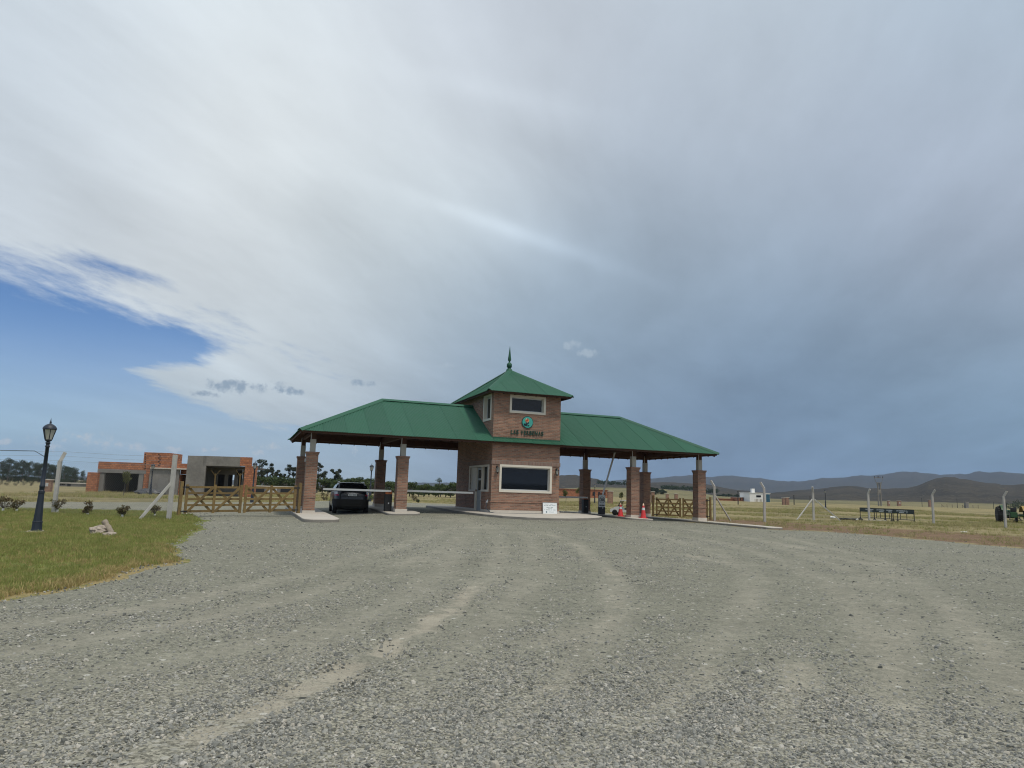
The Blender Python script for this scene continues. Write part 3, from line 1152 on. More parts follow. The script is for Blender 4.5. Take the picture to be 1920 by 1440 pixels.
lawn_m = leaf_mat('lawn_blades', (0.225, 0.272, 0.075), (0.31, 0.31, 0.10), (0.42, 0.38, 0.18), 0.6)
dry_m = leaf_mat('dry_blades', (0.44, 0.35, 0.16), (0.35, 0.27, 0.12), (0.52, 0.44, 0.24), 0.7)
past_m = leaf_mat('pasture_blades', (0.42, 0.365, 0.185), (0.31, 0.28, 0.135), (0.54, 0.475, 0.27), 0.7)
lawn_t = [loose('tuft', tuft(26, .085, .11, .8, k), lawn_m) for k in range(4)] + [loose('tuft', tuft(20, .07, .10, .9, 9 + k), dry_m) for k in range(2)]
dry_t = [loose('tuft', tuft(22, .085, .12, 1.1, 20 + k, .005), dry_m) for k in range(3)]
past_t = [loose('tuft', tuft(16, .22, .22, .9, 40 + k, .010), past_m) for k in range(3)] + [loose('tuft', tuft(16, .2, .22, .9, 49, .010), lawn_m)]


def grass_field(n, xr, yr, dens, size, dry=False):
    x, y = RNG.uniform(*xr, n), RNG.uniform(*yr, n)
    k = ~inside(edge_pts, x, y) & (RNG.uniform(0, 1, n) < dens(x, y))
    # only where the picture could show it, with a margin
    k &= (np.abs(x) < y * .95 + 6)
    x, y = x[k], y[k]
    n = len(x)
    s = RNG.uniform(.6, 1.25, n) * size(x, y)
    return (np.stack([x, y, gz(x, y) - .004], 1), np.stack([RNG.normal(0, .12, n), RNG.normal(0, .12, n), RNG.uniform(0, 6.28, n)], 1),
            np.stack([s, s, s * RNG.uniform(.7, 1.2, n)], 1))


p_, r_, s_ = grass_field(110000, (-30, -5.5), (7, 32), lambda x, y: .40 + .9 * sm(.3, .65, vnoise(x, y, 1.4, 31.0)) * (.35 + .65 * sm(.3, .6, vnoise(x, y * 2.2, 3.1, 30.0))) - .85 * np.exp(-(((x + 15.2) / 1.6) ** 2 + ((y - 19.8) / .9) ** 2)),
                         lambda x, y: .75 + .5 * vnoise(x, y, 2.5, 33.0) + .35 * sm(24, 28, y))
print('lawn', len(p_))
scatter('lawn_grass', lawn_t, p_, r_, s_)
p_, r_, s_ = grass_field(60000, (-30, -5), (5, 18), lambda x, y: .9 * np.exp(-(dist_poly(GRAVEL, x, y, True) / .38) ** 2) * (y < 17), lambda x, y: .9 + 0 * x)
scatter('dry_grass', dry_t, p_, r_, s_)
p_, r_, s_ = grass_field(150000, (-45, 70), (31, 120), lambda x, y: sm(.35, .62, vnoise(x, y, 5.0, 35.0)) * sm(.3, .55, vnoise(x, y * 2.5, 11.0, 34.0)) * np.clip(45 / y, .1, 1) * np.where((x > 8) & (x < 45) & (y < 47), .10, 1) * np.where(x < 0, .6, 1),
                         lambda x, y: .5 + .6 * vnoise(x, y, 9.0, 36.0) + .25 * sm(50, 100, y))
print('pasture', len(p_))
scatter('pasture_grass', past_t, p_, r_, s_)
p_, r_, s_ = grass_field(5000, (9, 36), (24, 52), lambda x, y: .8 * sm(.35, .65, vnoise(x, y, 1.2, 38.0)), lambda x, y: .45 + .35 * vnoise(x, y, 3.0, 39.0))
scatter('verge_grass', past_t, p_, r_, s_)


# ---- hills: real ridges standing at their distance
def hill_material(name, c1, c2, c3, sc):
    m, gm, b = mat(name)
    v = vec(gm)
    mp = gm.new('ShaderNodeMapping')
    mp.inputs['Scale'].default_value = (1, 1, 2.6)
    gm.link(v, mp.inputs['Vector'])
    n1 = gm.noise(mp.outputs[0], sc, 6.0, 0.65)
    n2 = gm.noise(mp.outputs[0], sc * 5, 5.0, 0.7)
    n3 = gm.noise(mp.outputs[0], sc * 19, 4.0, 0.7)
    c = gm.mix((n1 + (n2 - 0.5) * 1.2 + (n3 - 0.5) * 0.6).smooth(0.35, 0.65), c1, c2)
    c = gm.mix((n2 + (n3 - 0.5) * 0.8).smooth(0.54, 0.70), c, c3)
    gm.link(c, b.inputs['Base Color'])
    b.inputs['Roughness'].default_value = 1.0
    b.inputs['Specular IOR Level'].default_value = 0.1
    gm.link(gm.bump(n1 + n2 * 0.5, 0.6, 8.0), b.inputs['Normal'])
    return m


def ridge(name, prof, dist, m, foot=0.62, rough=.05, seed=1, tail=None, spread=(R(-75), R(75))):
    """prof: skyline points (px, py) of the photograph; beyond it the ridge runs on at a similar height"""
    az, hh = [], []
    for px, py in prof:
        d = ray(px, py)
        az.append(math.atan2(d.x, d.y))
        hh.append(d.z / math.hypot(d.x, d.y) * dist + CAM_H)
    base = sum(hh) / len(hh)
    A, H = [spread[0]] + az + [spread[1]], [base * (tail[0] if tail else .7)] + hh + [base * (tail[1] if tail else .9)]
    A2 = np.linspace(spread[0], spread[1], 520)
    Hc = np.interp(A2, A, H)
    Hc = Hc + rough * base * (vnoise(A2 * 260, A2 * 0, 1.0, seed) - .5) + rough * .5 * base * (vnoise(A2 * 900, A2 * 0, 1.0, seed + 3) - .5)
    rows = 15
    vs_, fs_ = [], []
    for j in range(rows):
        q = j / (rows - 4)
        rr = dist * (foot + (1 - foot) * q)
        for i, a in enumerate(A2):
            k = q * q * (3 - 2 * q) if q <= 1 else 1 - (q - 1) * 2.2
            gul = 1 + (.16 * (float(vnoise(a * 160, q * 3.2, 1.0, seed + 5)) - .5) + .10 * (float(vnoise(a * 500, q * 7, 1.0, seed + 8)) - .5)) * (1 - q if q < 1 else 0) * 2
            x, y = rr * math.sin(a), rr * math.cos(a)
            z0 = float(gz(x, y)) - 2.0 if j == 0 else 0.2
            vs_.append((x, y, z0 if j == 0 else z0 + (Hc[i] - z0) * k * gul))
    n = len(A2)
    for j in range(rows - 1):
        for i in range(n - 1):
            fs_.append((j * n + i, j * n + i + 1, (j + 1) * n + i + 1, (j + 1) * n + i))
    mb = MB()
    mb.add(vs_, fs_, None, 0, True)
    o = mb.build(name, m, uv=False)
    return tag(o, kind='structure')


hm_far = hill_material('far_range', (0.060, 0.058, 0.045), (0.042, 0.044, 0.036), (0.08, 0.074, 0.060), .004)  # colour darkened to stand in for the storm cloud's shadow
hm_mid = hill_material('scrub_hill', (0.062, 0.055, 0.042), (0.032, 0.031, 0.026), (0.108, 0.095, 0.070), .012)  # scrub colours, with the cloud shadow painted in as a darker tone
hm_past = hill_material('pasture_slope', (0.20, 0.18, 0.10), (0.12, 0.12, 0.065), (0.24, 0.21, 0.12), .01)
ridge('hills', [(-40, 896), (155, 893), (400, 900), (560, 902), (640, 903), (773, 905), (860, 905), (1040, 903), (1130, 904), (1162, 901), (1176, 899), (1219, 898), (1264, 894), (1298, 892), (1324, 895.2), (1370, 892.7), (1408, 895.6), (1437, 899), (1451, 901.6),
                (1489, 902.6), (1507, 903), (1540, 897), (1560, 897.2), (1590, 895.6), (1615, 891.7), (1639, 892.7), (1659, 890.7), (1683, 886.3), (1714, 884.4), (1728, 887.7), (1758, 890.7),
                (1817, 889.3), (1835, 885.1), (1849, 887.7), (1877, 886.1), (1920, 890)], 5200, hm_far, .55, .03, 2, (.25, 1.1))
ridge('hills', [(-40, 908), (500, 915), (1000, 923), (1040, 895), (1048, 892.6), (1065, 891.3), (1081, 890.9), (1088, 893.3), (1108, 897.5), (1119, 898.5), (1127, 901.7), (1140, 906), (1160, 909), (1220, 905.5), (1259, 905), (1324, 909),
                (1350, 913.5), (1370, 918), (1447, 925), (1497, 919.4), (1540, 917), (1570, 913), (1592, 911.9), (1613, 913), (1629, 916.4), (1659, 917), (1698, 916.4), (1718, 911.9), (1738, 904.5),
                (1754, 898.6), (1778, 895.2), (1790, 895.6), (1797, 899.6), (1817, 900.6), (1837, 905), (1873, 908.5), (1883, 911.9), (1906, 909.5), (1920, 908.5)], 1500, hm_mid, .42, .03, 5, (.02, 1.0))
ridge('hills', [(-40, 908), (900, 925), (1040, 917), (1100, 914), (1160, 915), (1220, 916), (1290, 921), (1345, 930), (1420, 934), (1500, 937), (1620, 939), (1760, 942), (1920, 946)], 640, hm_past, .4, .03, 9, (.02, .3))

# the same hill country closes the view behind the photographer (the big window mirrors it)
back = ridge('hills', [(x, 918 + (x - 960) * math.tan(CAM_ROLL) - h) for x, h in ((-200, 17), (60, 21), (250, 26), (420, 22), (600, 15), (800, 18), (960, 24), (1150, 19), (1350, 13), (1550, 17), (1800, 22), (2100, 16))], 1700, hm_mid, .45, .05, 13, (.6, .7))
back.rotation_euler = (0, 0, PI)

# ------------------------------------------------------------------ concrete islands
def island(poly, top=0.135, slope=True, step=0.6):
    """kerbed slab that follows the ground; poly in (s, t)"""
    P = []
    n = len(poly)
    for i in range(n):
        a, b = poly[i], poly[(i + 1) % n]
        L = math.hypot(b[0] - a[0], b[1] - a[1])
        k = max(1, int(L / step))
        for j in range(k):
            P.append((a[0] + (b[0] - a[0]) * j / k, a[1] + (b[1] - a[1]) * j / k))
    mb = MB()
    n = len(P)
    W0 = [W(s, t) for s, t in P]
    cs = sum(s for s, t in P) / n, sum(t for s, t in P) / n
    # top inset a little for a rounded arris
    ring = []
    for (s, t), w in zip(P, W0):
        zt = float(gz(w.x, w.y)) + top
        ds, dt = cs[0] - s, cs[1] - t
        L = math.hypot(ds, dt)
        wi = W(s + ds / L * .03, t + dt / L * .03)
        ring.append(((w.x, w.y, zt - .45), (w.x, w.y, zt - .03), (wi.x, wi.y, zt)))
    for i in range(n):
        a, b = ring[i], ring[(i + 1) % n]
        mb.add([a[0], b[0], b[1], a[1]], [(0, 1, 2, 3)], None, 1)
        mb.add([a[1], b[1], b[2], a[2]], [(0, 1, 2, 3)], None, 0)
    cvs = [Vector((*r[2][:2],)) for r in ring]
    extra = []
    s0, s1 = min(p[0] for p in P), max(p[0] for p in P)
    t0, t1 = min(p[1] for p in P), max(p[1] for p in P)
    for s in np.arange(s0, s1, .8):
        for t in np.arange(t0, t1, .8):
            if inside(P, np.array([s]), np.array([t]))[0] and dist_poly(P, np.array([s]), np.array([t]), True)[0] > .3:
                w = W(s, t)
                extra.append(Vector((w.x, w.y)))
    v2, _, f2, o2, _, _ = delaunay_2d_cdt(cvs + extra, [(i, (i + 1) % n) for i in range(n)], [list(range(n))], 1, 1e-5)
    mb.add([(p.x, p.y, float(gz(p.x, p.y)) + top) for p in v2], [list(f) for f in f2], None, 0)
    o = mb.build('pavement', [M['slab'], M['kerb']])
    tag(o, kind='structure')
    return o


def rounded(s0, t0, s1, t1, r, n=6):
    out = []
    for cx, cy, a0 in ((s1 - r, t0 + r, -90), (s1 - r, t1 - r, 0), (s0 + r, t1 - r, 90), (s0 + r, t0 + r, 180)):
        for k in range(n + 1):
            a = R(a0 + 90 * k / n)
            out.append((cx + r * math.cos(a), cy + r * math.sin(a)))
    return out


island(rounded(-.62, -5.4, .82, 7.6, .5), .165)
island(rounded(3.55, -1.05, 5.15, 7.4, .45))
nose = [(7.7, 8.6), (7.55, 6), (7.55, 2), (7.7, 0.2), (8.1, -1.3), (8.7, -2.5), (9.6, -3.35), (10.6, -3.8), (11.6, -3.85), (12.6, -3.6), (13.5, -3.1), (14.0, -2.5), (14.15, -1.6), (14.15, 4), (14.1, 8.6)]
island(nose, .155)
island(rounded(16.35, -1.1, 18.0, 7.4, .4))
island(rounded(21.1, -6.3, 22.05, 7.5, .3), .10)

# ------------------------------------------------------------------ the gatehouse
GH = empty('gatehouse', BO, YAW, 'brick gatehouse with square tower and two green hipped carport roofs on pillars', 'gatehouse')
SB0, SB1, TB0, TB1 = 8.715, 12.456, -0.65, 5.35
ZB, ZT = 0.36, 6.72


def wall_panel(name, axis, pos, a0, a1, z0, z1, openings, th, mat_, parent, flip=False):
    """wall with rectangular openings. axis 's': runs along s at t=pos; axis 't': runs along t at s=pos. th goes inwards (signed)"""
    us = sorted({a0, a1, *[q for o in openings for q in o[:2]]})
    zs = sorted({z0, z1, *[q for o in openings for q in o[2:]]})

    def P(u, z, d):
        return (u, pos + d, z) if axis == 's' else (pos + d, u, z)

    def solid(i, j):
        if i < 0 or j < 0 or i >= len(us) - 1 or j >= len(zs) - 1:
            return None
        cu, cz = (us[i] + us[i + 1]) / 2, (zs[j] + zs[j + 1]) / 2
        return not any(o[0] < cu < o[1] and o[2] < cz < o[3] for o in openings)
    mb = MB()
    for i in range(len(us) - 1):
        for j in range(len(zs) - 1):
            if not solid(i, j):
                continue
            u0, u1, w0, w1 = us[i], us[i + 1], zs[j], zs[j + 1]
            mb.add([P(u0, w0, 0), P(u1, w0, 0), P(u1, w1, 0), P(u0, w1, 0)], [(0, 1, 2, 3)])
            mb.add([P(u0, w0, th), P(u1, w0, th), P(u1, w1, th), P(u0, w1, th)], [(3, 2, 1, 0)])
            for di, dj, e in ((-1, 0, ((u0, w0), (u0, w1))), (1, 0, ((u1, w1), (u1, w0))), (0, -1, ((u1, w0), (u0, w0))), (0, 1, ((u0, w1), (u1, w1)))):
                if not solid(i + di, j + dj):
                    (ua, za), (ub, zb) = e
                    mb.add([P(ua, za, 0), P(ub, zb, 0), P(ub, zb, th), P(ua, za, th)], [(0, 1, 2, 3)])
    return mb.build(name, mat_, parent)


def frame_ring(parent, axis, pos, u0, u1, z0, z1, w, d0, d1, name='window_surround', m='frame', inner=True):
    """rectangular surround; d0..d1 depth range along the wall normal"""
    def bx(mb, a0, a1, b0, b1):
        lo, hi = ((a0, pos + min(d0, d1), b0), (a1, pos + max(d0, d1), b1)) if axis == 's' else ((pos + min(d0, d1), a0, b0), (pos + max(d0, d1), a1, b1))
        mb.box(lo, hi)
    mb = MB()
    bx(mb, u0, u1, z1 - w, z1)
    bx(mb, u0, u1, z0, z0 + w)
    bx(mb, u0, u0 + w, z0 + w, z1 - w)
    bx(mb, u1 - w, u1, z0 + w, z1 - w)
    return mb.build(name, M[m], parent)


def window(axis, pos, inward, u0, u1, z0, z1, sur=.11, depth=.22, split=None):
    """cream surround, deep reveal, inner frame and pane, as one window part with sub-parts"""
    mb = MB()
    sgn = 1 if inward > 0 else -1
    out = -.035 * sgn
    w = frame_ring(GH, axis, pos, u0, u1, z0, z1, sur, out, .23 * sgn, 'window')
    fi = frame_ring(w, axis, pos, u0 + sur, u1 - sur, z0 + sur, z1 - sur, .05, depth * sgn * .75, depth * sgn * 1.0, 'window_frame', 'alu')
    e = sur + .04

    def pane(a0, a1, b0, b1):
        k = depth * sgn * .88
        lo, hi = ((a0, pos + k - .006, b0), (a1, pos + k + .006, b1)) if axis == 's' else ((pos + k - .006, a0, b0), (pos + k + .006, a1, b1))
        MB().box(lo, hi).build('pane', M['glass'], w)
    if split:
        for q0, q1 in split:
            pane(u0 + q0, u0 + q1, z0 + e, z1 - e)
    else:
        pane(u0 + e, u1 - e, z0 + e, z1 - e)
    return w


FW = (9.13, 12.02, 1.54, 2.93)
TW = (9.57, 11.58, 5.59, 6.53)
SW = (-.30, .97, 5.18, 6.55)
SIDE = (-.27, 3.05, 1.54, 2.91)
DOOR = (.95, 1.95, .52, 2.80)
ins = .10
wall_panel('brick_wall', 's', TB0, SB0, SB1, ZB, ZT, [(FW[0] + ins, FW[1] - ins, FW[2] + ins, FW[3] - ins), (TW[0] + ins, TW[1] - ins, TW[2] + ins, TW[3] - ins)], .22, M['brick'], GH)
wall_panel('brick_wall', 't', SB0, TB0 + .22, TB1, ZB, ZT, [(SIDE[0] + ins, SIDE[1] - ins, SIDE[2] + ins, SIDE[3] - ins), (DOOR[0], DOOR[1], DOOR[2], SIDE[2] + ins), (SW[0] + ins, SW[1] - ins, SW[2] + ins, SW[3] - ins)], .22, M['brick'], GH)
wall_panel('brick_wall', 't', SB1, TB0 + .22, TB1, ZB, ZT, [(.4, 1.9, 1.64, 2.81)], -.22, M['brick'], GH)
wall_panel('brick_wall', 's', TB1, SB0, SB1, ZB, ZT, [], .22, M['brick'], GH)
MB().box((SB0 + .22, TB0 + .22, .44), (SB1 - .22, TB1, .50)).build('floor_slab', M['slab'], GH)
MB().box((SB0 + .22, TB0 + .22, 3.1), (SB1 - .22, TB1, 3.2)).build('ceiling_slab', M['cement_dark'], GH)
MB().box((SB0 + .22, TB0 + .22, 5.0), (SB1 - .22, TB1, 5.1)).build('upper_floor', M['slab'], GH)
window('s', TB0, 1, *FW, depth=.20)
window('s', TB0, 1, *TW, depth=.20)
window('t', SB0, 1, *SW, depth=.20)
w = frame_ring(GH, 't', SB1, .4, 1.9, 1.54, 2.91, .10, .035, -.2, 'window')
MB().box((SB1 - .19, .5, 1.64), (SB1 - .18, 1.8, 2.81)).build('pane', M['glass_clear'], w)
# side window with the door standing inside the same opening
w = MB()
for lo, hi in (((SB0 - .035, SIDE[0], SIDE[3] - .1), (SB0 + .2, SIDE[1], SIDE[3])), ((SB0 - .035, SIDE[0], SIDE[2]), (SB0 + .2, DOOR[0], SIDE[2] + .1)), ((SB0 - .035, DOOR[1], SIDE[2]), (SB0 + .2, SIDE[1], SIDE[2] + .1)),
               ((SB0 - .035, SIDE[0], SIDE[2] + .1), (SB0 + .2, SIDE[0] + .1, SIDE[3] - .1)), ((SB0 - .035, SIDE[1] - .1, SIDE[2] + .1), (SB0 + .2, SIDE[1], SIDE[3] - .1))):
    w.box(lo, hi)
w = w.build('window', M['frame'], GH)
k = MB()
for a in (-.17, .40, .90):
    k.box((SB0 + .13, a, 1.64), (SB0 + .18, a + .05, 2.81))
k.box((SB0 + .13, -.12, 2.22), (SB0 + .18, .40, 2.28))
k.build('window_frame', M['alu'], w)
MB().box((SB0 + .15, -.12, 1.66), (SB0 + .16, .90, 2.80)).build('pane', M['glass_clear'], w)
MB().box((SB0 + .05, 1.95, 1.64), (SB0 + .14, 2.95, 2.81)).build('blind_panel', M['frame'], w)
d = MB()
d.box((SB0 + .10, .98, .52), (SB0 + .15, 1.92, 1.60))
d.box((SB0 + .10, .98, 1.60), (SB0 + .15, 1.08, 2.80)).box((SB0 + .10, 1.82, 1.60), (SB0 + .15, 1.92, 2.80))
d.box((SB0 + .10, 1.08, 2.68), (SB0 + .15, 1.82, 2.80)).box((SB0 + .10, 1.08, 2.13), (SB0 + .15, 1.82, 2.23))
d = d.build('door', M['door'], GH)
MB().box((SB0 + .12, 1.08, 1.60), (SB0 + .13, 1.82, 2.13)).box((SB0 + .12, 1.08, 2.23), (SB0 + .13, 1.82, 2.68)).build('pane', M['glass_clear'], d)
MB().tube([(SB0 + .06, 1.05, 1.40), (SB0 + .06, 1.05, 1.56)], .014, 6).build('handle', M['galv'], d)
MB().box((SB0 - .012, .90, .50), (SB0 + .14, .955, 2.81)).box((SB0 - .012, 1.945, .50), (SB0 + .14, 2.0, 1.53)).build('door_frame', M['frame'], d)
# soldier course, sill band, plinth: each a hair proud of the wall
mb = MB()
mb.box((SB0 - .03, TB0 - .03, 2.935), (SB1 + .03, TB0, 3.13)).box((SB0 - .03, TB0, 2.935), (SB0, TB1 - 1.9, 3.13)).box((SB1, TB0, 2.935), (SB1 + .03, TB1 - 1.9, 3.13))
mb.build('soldier_course', M['brick_on_end'], GH)
mb = MB()
mb.box((SB0 - .022, TB0 - .022, 1.03), (SB1 + .022, TB0, 1.10)).box((SB0 - .022, TB0, 1.03), (SB0, .90, 1.10)).box((SB0 - .022, 2.0, 1.03), (SB0, TB1, 1.10)).box((SB1, TB0, 1.03), (SB1 + .022, TB1, 1.10))
mb.build('brick_band', M['brick'], GH)
mb = MB()
mb.box((SB0 - .03, TB0 - .03, .30), (SB1 + .03, TB0, .64)).box((SB0 - .03, TB0, .30), (SB0, .90, .64)).box((SB0 - .03, 2.0, .30), (SB0, TB1, .64)).box((SB1, TB0, .30), (SB1 + .03, TB1, .64))
mb.build('plinth', M['plinth'], GH)

# ---- pillars
TP = 5.893
PIL = [(0.0, .13, .0), (4.30, .42, .05), (17.22, .36, .05), (21.57, .24, 0)]


def pillar(s, t, zb):
    h = .26
    mb = MB()
    mb.box((s - h, t - h, zb + .14), (s + h, t + h, 3.0))
    p = mb.build('brick_pillar', M['brick'], GH)
    MB().box((s - h - .03, t - h - .03, zb - .3), (s + h + .03, t + h + .03, zb + .14)).build('plinth', M['plinth'], p)
    MB().box((s - h - .018, t - h - .018, 1.0), (s + h + .018, t + h + .018, 1.065)).build('brick_band', M['brick'], p)
    MB().box((s - h - .022, t - h - .022, 3.0), (s + h + .022, t + h + .022, 3.06)).box((s - h - .045, t - h - .045, 3.06), (s + h + .045, t + h + .045, 3.125)).build('pillar_cap', M['brick'], p)
    MB().box((s - .125, t - .125, 3.125), (s + .125, t + .125, 3.72)).build('concrete_stub', M['stub'], p)
    MB().box((s - .115, t - .115, 3.72), (s + .115, t + .115, 4.02)).build('timber_post', M['beam'], p)
    MB().box((s - .13, t - .128, 3.722), (s - .098, t - .116, 4.15)).build('metal_strap', M['galv'], p)
    return p


for s, z0, _ in PIL:
    w = W(s, 0)
    pillar(s, 0, float(gz(w.x, w.y)) + .135)
    w = W(s, TP)
    pillar(s, TP, float(gz(w.x, w.y)) + .135)

# ---- canopy roofs
EO = .95                       # eaves overhang
ZE, ZR = 4.08, 6.20            # eaves and ridge
TM = TP / 2
T0, T1 = -EO, TP + EO
SLOPE = (ZR - ZE) / (TM - T0)
PER, AMP = .076, .014


def sheet(u0, u1, lo, hi, P, lift, parent, name='roof_sheet', ripple=PER, amp=AMP):
    """corrugated sheet between u0 and u1; lo(u), hi(u) ends up the slope; P(u, v, n) -> point"""
    us = np.arange(u0, u1 + 1e-6, ripple / 4)
    if us[-1] < u1 - 1e-4:
        us = np.append(us, u1)
    n = len(us)
    mb = MB()
    for d, up in ((0.0, True), (-.004, False)):
        v, f = [], []
        for u in us:
            a, b = lo(u), hi(u)
            h = amp * math.cos(2 * PI * u / ripple) + lift + d
            v += [P(u, a, h), P(u, max(b, a + 1e-3), h)]
        for i in range(n - 1):
            q = 2 * i
            f.append((q, q + 2, q + 3, q + 1) if up else (q + 1, q + 3, q + 2, q))
        mb.add(v, f, None, 0, True)
    k = 2 * n
    mb.add([mb.v[i] for q in range(n) for i in (2 * q, k + 2 * q)], [(2 * i, 2 * i + 1, 2 * i + 3, 2 * i + 2) for i in range(n - 1)])
    o = mb.build(name, M['roof'], parent, uv=False)
    return o


def slope_P(origin, udir, vdir):
    """udir along the eaves, vdir up the slope (both in local space)"""
    o, ud, vd = Vector(origin), Vector(udir).normalized(), Vector(vdir).normalized()
    nd = ud.cross(vd)
    if nd.z < 0:
        nd = -nd

    def P(u, v, h):
        return tuple(o + ud * u + vd * v + nd * h)
    return P


def cap_line(parent, a, b, name, r=.085):
    """folded ridge or hip flashing"""
    a, b = Vector(a), Vector(b)
    d = (b - a).normalized()
    sd = d.cross(Vector((0, 0, 1))).normalized()
    up = sd.cross(d)
    if up.z < 0:
        up = -up
    sec = [(-.17, -.085), (-.06, .0), (0, .035), (.06, .0), (.17, -.085)]
    v = [tuple(p + sd * x + up * (z + .035)) for p in (a, b) for x, z in sec]
    v += [tuple(p + sd * x + up * (z + .030)) for p in (a, b) for x, z in sec]
    f = [(i, i + 1, i + 6, i + 5) for i in range(4)] + [(10 + i, 15 + i, 16 + i, 11 + i) for i in range(4)]
    mb = MB()
    mb.add(v, f, None, 0, False)
    return mb.build(name, M['roof'], parent, uv=False)


AMID = (SB0 + SB1) / 2


def canopy(sA, sB, sRid, end_left):
    """hipped at one end (sA outer eaves, sRid start of the ridge), dying into the tower wall at sB"""
    sg = 1 if end_left else -1
    L = abs(sB - sA)
    run = abs(sRid - sA)
    deck = MB()
    th = .03
    # deck boards under the sheets: three planes with thickness
    def plane(pts):
        v = [(p[0], p[1], p[2] - .03) for p in pts] + [(p[0], p[1], p[2] - .06) for p in pts]
        n = len(pts)
        deck.add(v, [tuple(range(n)), tuple(reversed(range(n, 2 * n)))] + [(k, n + k, n + (k + 1) % n, (k + 1) % n) for k in range(n)])
    plane([(sA + sg * .02, T0 + .02, ZE), (sB, T0 + .02, ZE), (sB, TM, ZR), (sRid, TM, ZR)])
    plane([(sA + sg * .02, T1 - .02, ZE), (sRid, TM, ZR), (sB, TM, ZR), (sB, T1 - .02, ZE)])
    plane([(sA + sg * .02, T0 + .02, ZE), (sRid, TM, ZR), (sA + sg * .02, T1 - .02, ZE)])
    plane([(sB, T1 - .02, ZE), (sB, TB1 + .004, ZE + SLOPE * (T1 - TB1)), (AMID, TB1 + .004, ZE + SLOPE * (T1 - TB1)), (AMID, T1 - .02, ZE)])
    root = deck.build('canopy_roof', M['deck'], GH)
    SL = math.hypot(TM - T0, ZR - ZE)
    # front and back sheets
    for back in (False, True):
        t_e = T1 if back else T0
        P = slope_P((sA, t_e, ZE), (sg, 0, 0), (0, (TM - t_e), ZR - ZE))
        u, i = 0.0, 0
        Lx = L + (abs(AMID - sB) if back else 0)
        vb = math.hypot(1, SLOPE) * (T1 - TB1) - .01
        while u < Lx - 1e-3:
            e = min(u + 1.064, Lx)
            if u < L < e:
                e = L
            top = (lambda q: SL * min(1.0, q / run) - .02) if u < L - 1e-3 else (lambda q: vb)
            sheet(u, e, lambda q: -.06, top, P, .0 + (.006 if i % 2 else 0), root)
            u = e
            i += 1
    # end sheets
    SE = math.hypot(run, ZR - ZE)
    WID = T1 - T0
    P = slope_P((sA, T0, ZE), (0, 1, 0), (sg * run, 0, ZR - ZE))
    u, i = 0.0, 0
    while u < WID - 1e-3:
        e = min(u + 1.064, WID)
        sheet(u, e, lambda q: -.06, lambda q: SE * (1 - abs(2 * q / WID - 1)) - .02, P, .006 if i % 2 else 0, root)
        u = e
        i += 1
    cap_line(root, (sRid, TM, ZR + .01), (sB, TM, ZR + .01), 'ridge_cap')
    cap_line(root, (sA - sg * .03, T0 - .03, ZE - .01), (sRid, TM, ZR + .01), 'hip_cap')
    cap_line(root, (sA - sg * .03, T1 + .03, ZE - .01), (sRid, TM, ZR + .01), 'hip_cap')
    # ring beams on the posts
    bz0, bz1 = 4.02, 4.36
    for t in (0, TP):
        eB = sB if t == 0 else AMID - sg * .002
        MB().box((min(sA + sg * .3, eB), t - .07, bz0), (max(sA + sg * .3, eB), t + .07, bz1)).build('beam', M['beam'], root)
    for s in ((0.0, 4.30) if end_left else (21.57, 17.22)):
        MB().box((s - .06, .07, bz0 + .01), (s + .06, TP - .07, bz1 - .01)).build('beam', M['beam'], root)
    # rafters
    drop = .06 + .02
    q = sA + sg * .75
    while (q - sB) * sg < -.15:
        f = min(1.0, abs(q - sA) / run)
        for t_e, dr in ((T0, 1), (T1, -1)):
            a = (q, t_e + dr * .10, ZE + SLOPE * .10 - drop - .07)
            b = (q, t_e + dr * (TM - T0) * f - dr * .05, ZE + (ZR - ZE) * f - SLOPE * .05 - drop - .07)
            if f > .12:
                MB().beam(a, b, .05, .14).build('rafter', M['beam'], root)
        q += sg * .70
    q = T0 + .75
    while q < T1 - .6:
        f = 1 - abs(2 * (q - T0) / WID - 1)
        zs = (ZR - ZE) / run
        a = (sA + sg * .10, q, ZE + zs * .10 - drop - .07)
        b = (sA + sg * (run * f - .05), q, ZE + zs * (run * f - .05) - drop - .07)
        MB().beam(a, b, .05, .14).build('rafter', M['beam'], root)
        q += .70
    for t_e in (T0, T1):
        MB().beam((sA + sg * .12, t_e + (.12 if t_e == T0 else -.12), ZE - .12), (sRid, TM, ZR - .2), .06, .16).build('hip_rafter', M['beam'], root)
    # timber fascia behind the sheet ends
    MB().box((min(sA + sg * .06, sB), T0 + .055, ZE - .12), (max(sA + sg * .06, sB), T0 + .08, ZE - .035)).build('fascia', M['beam'], root)
    eB = AMID - sg * .002
    MB().box((min(sA + sg * .06, eB), T1 - .08, ZE - .12), (max(sA + sg * .06, eB), T1 - .055, ZE - .035)).build('fascia', M['beam'], root)
    MB().box((sA + sg * .07 - .0125, T0 + .08, ZE - .12), (sA + sg * .07 + .0125, T1 - .08, ZE - .035)).build('fascia', M['beam'], root)
    return root


canopy(-.70, SB0 - .004, 3.64, True)
canopy(22.20, SB1 + .004, 18.02, False)

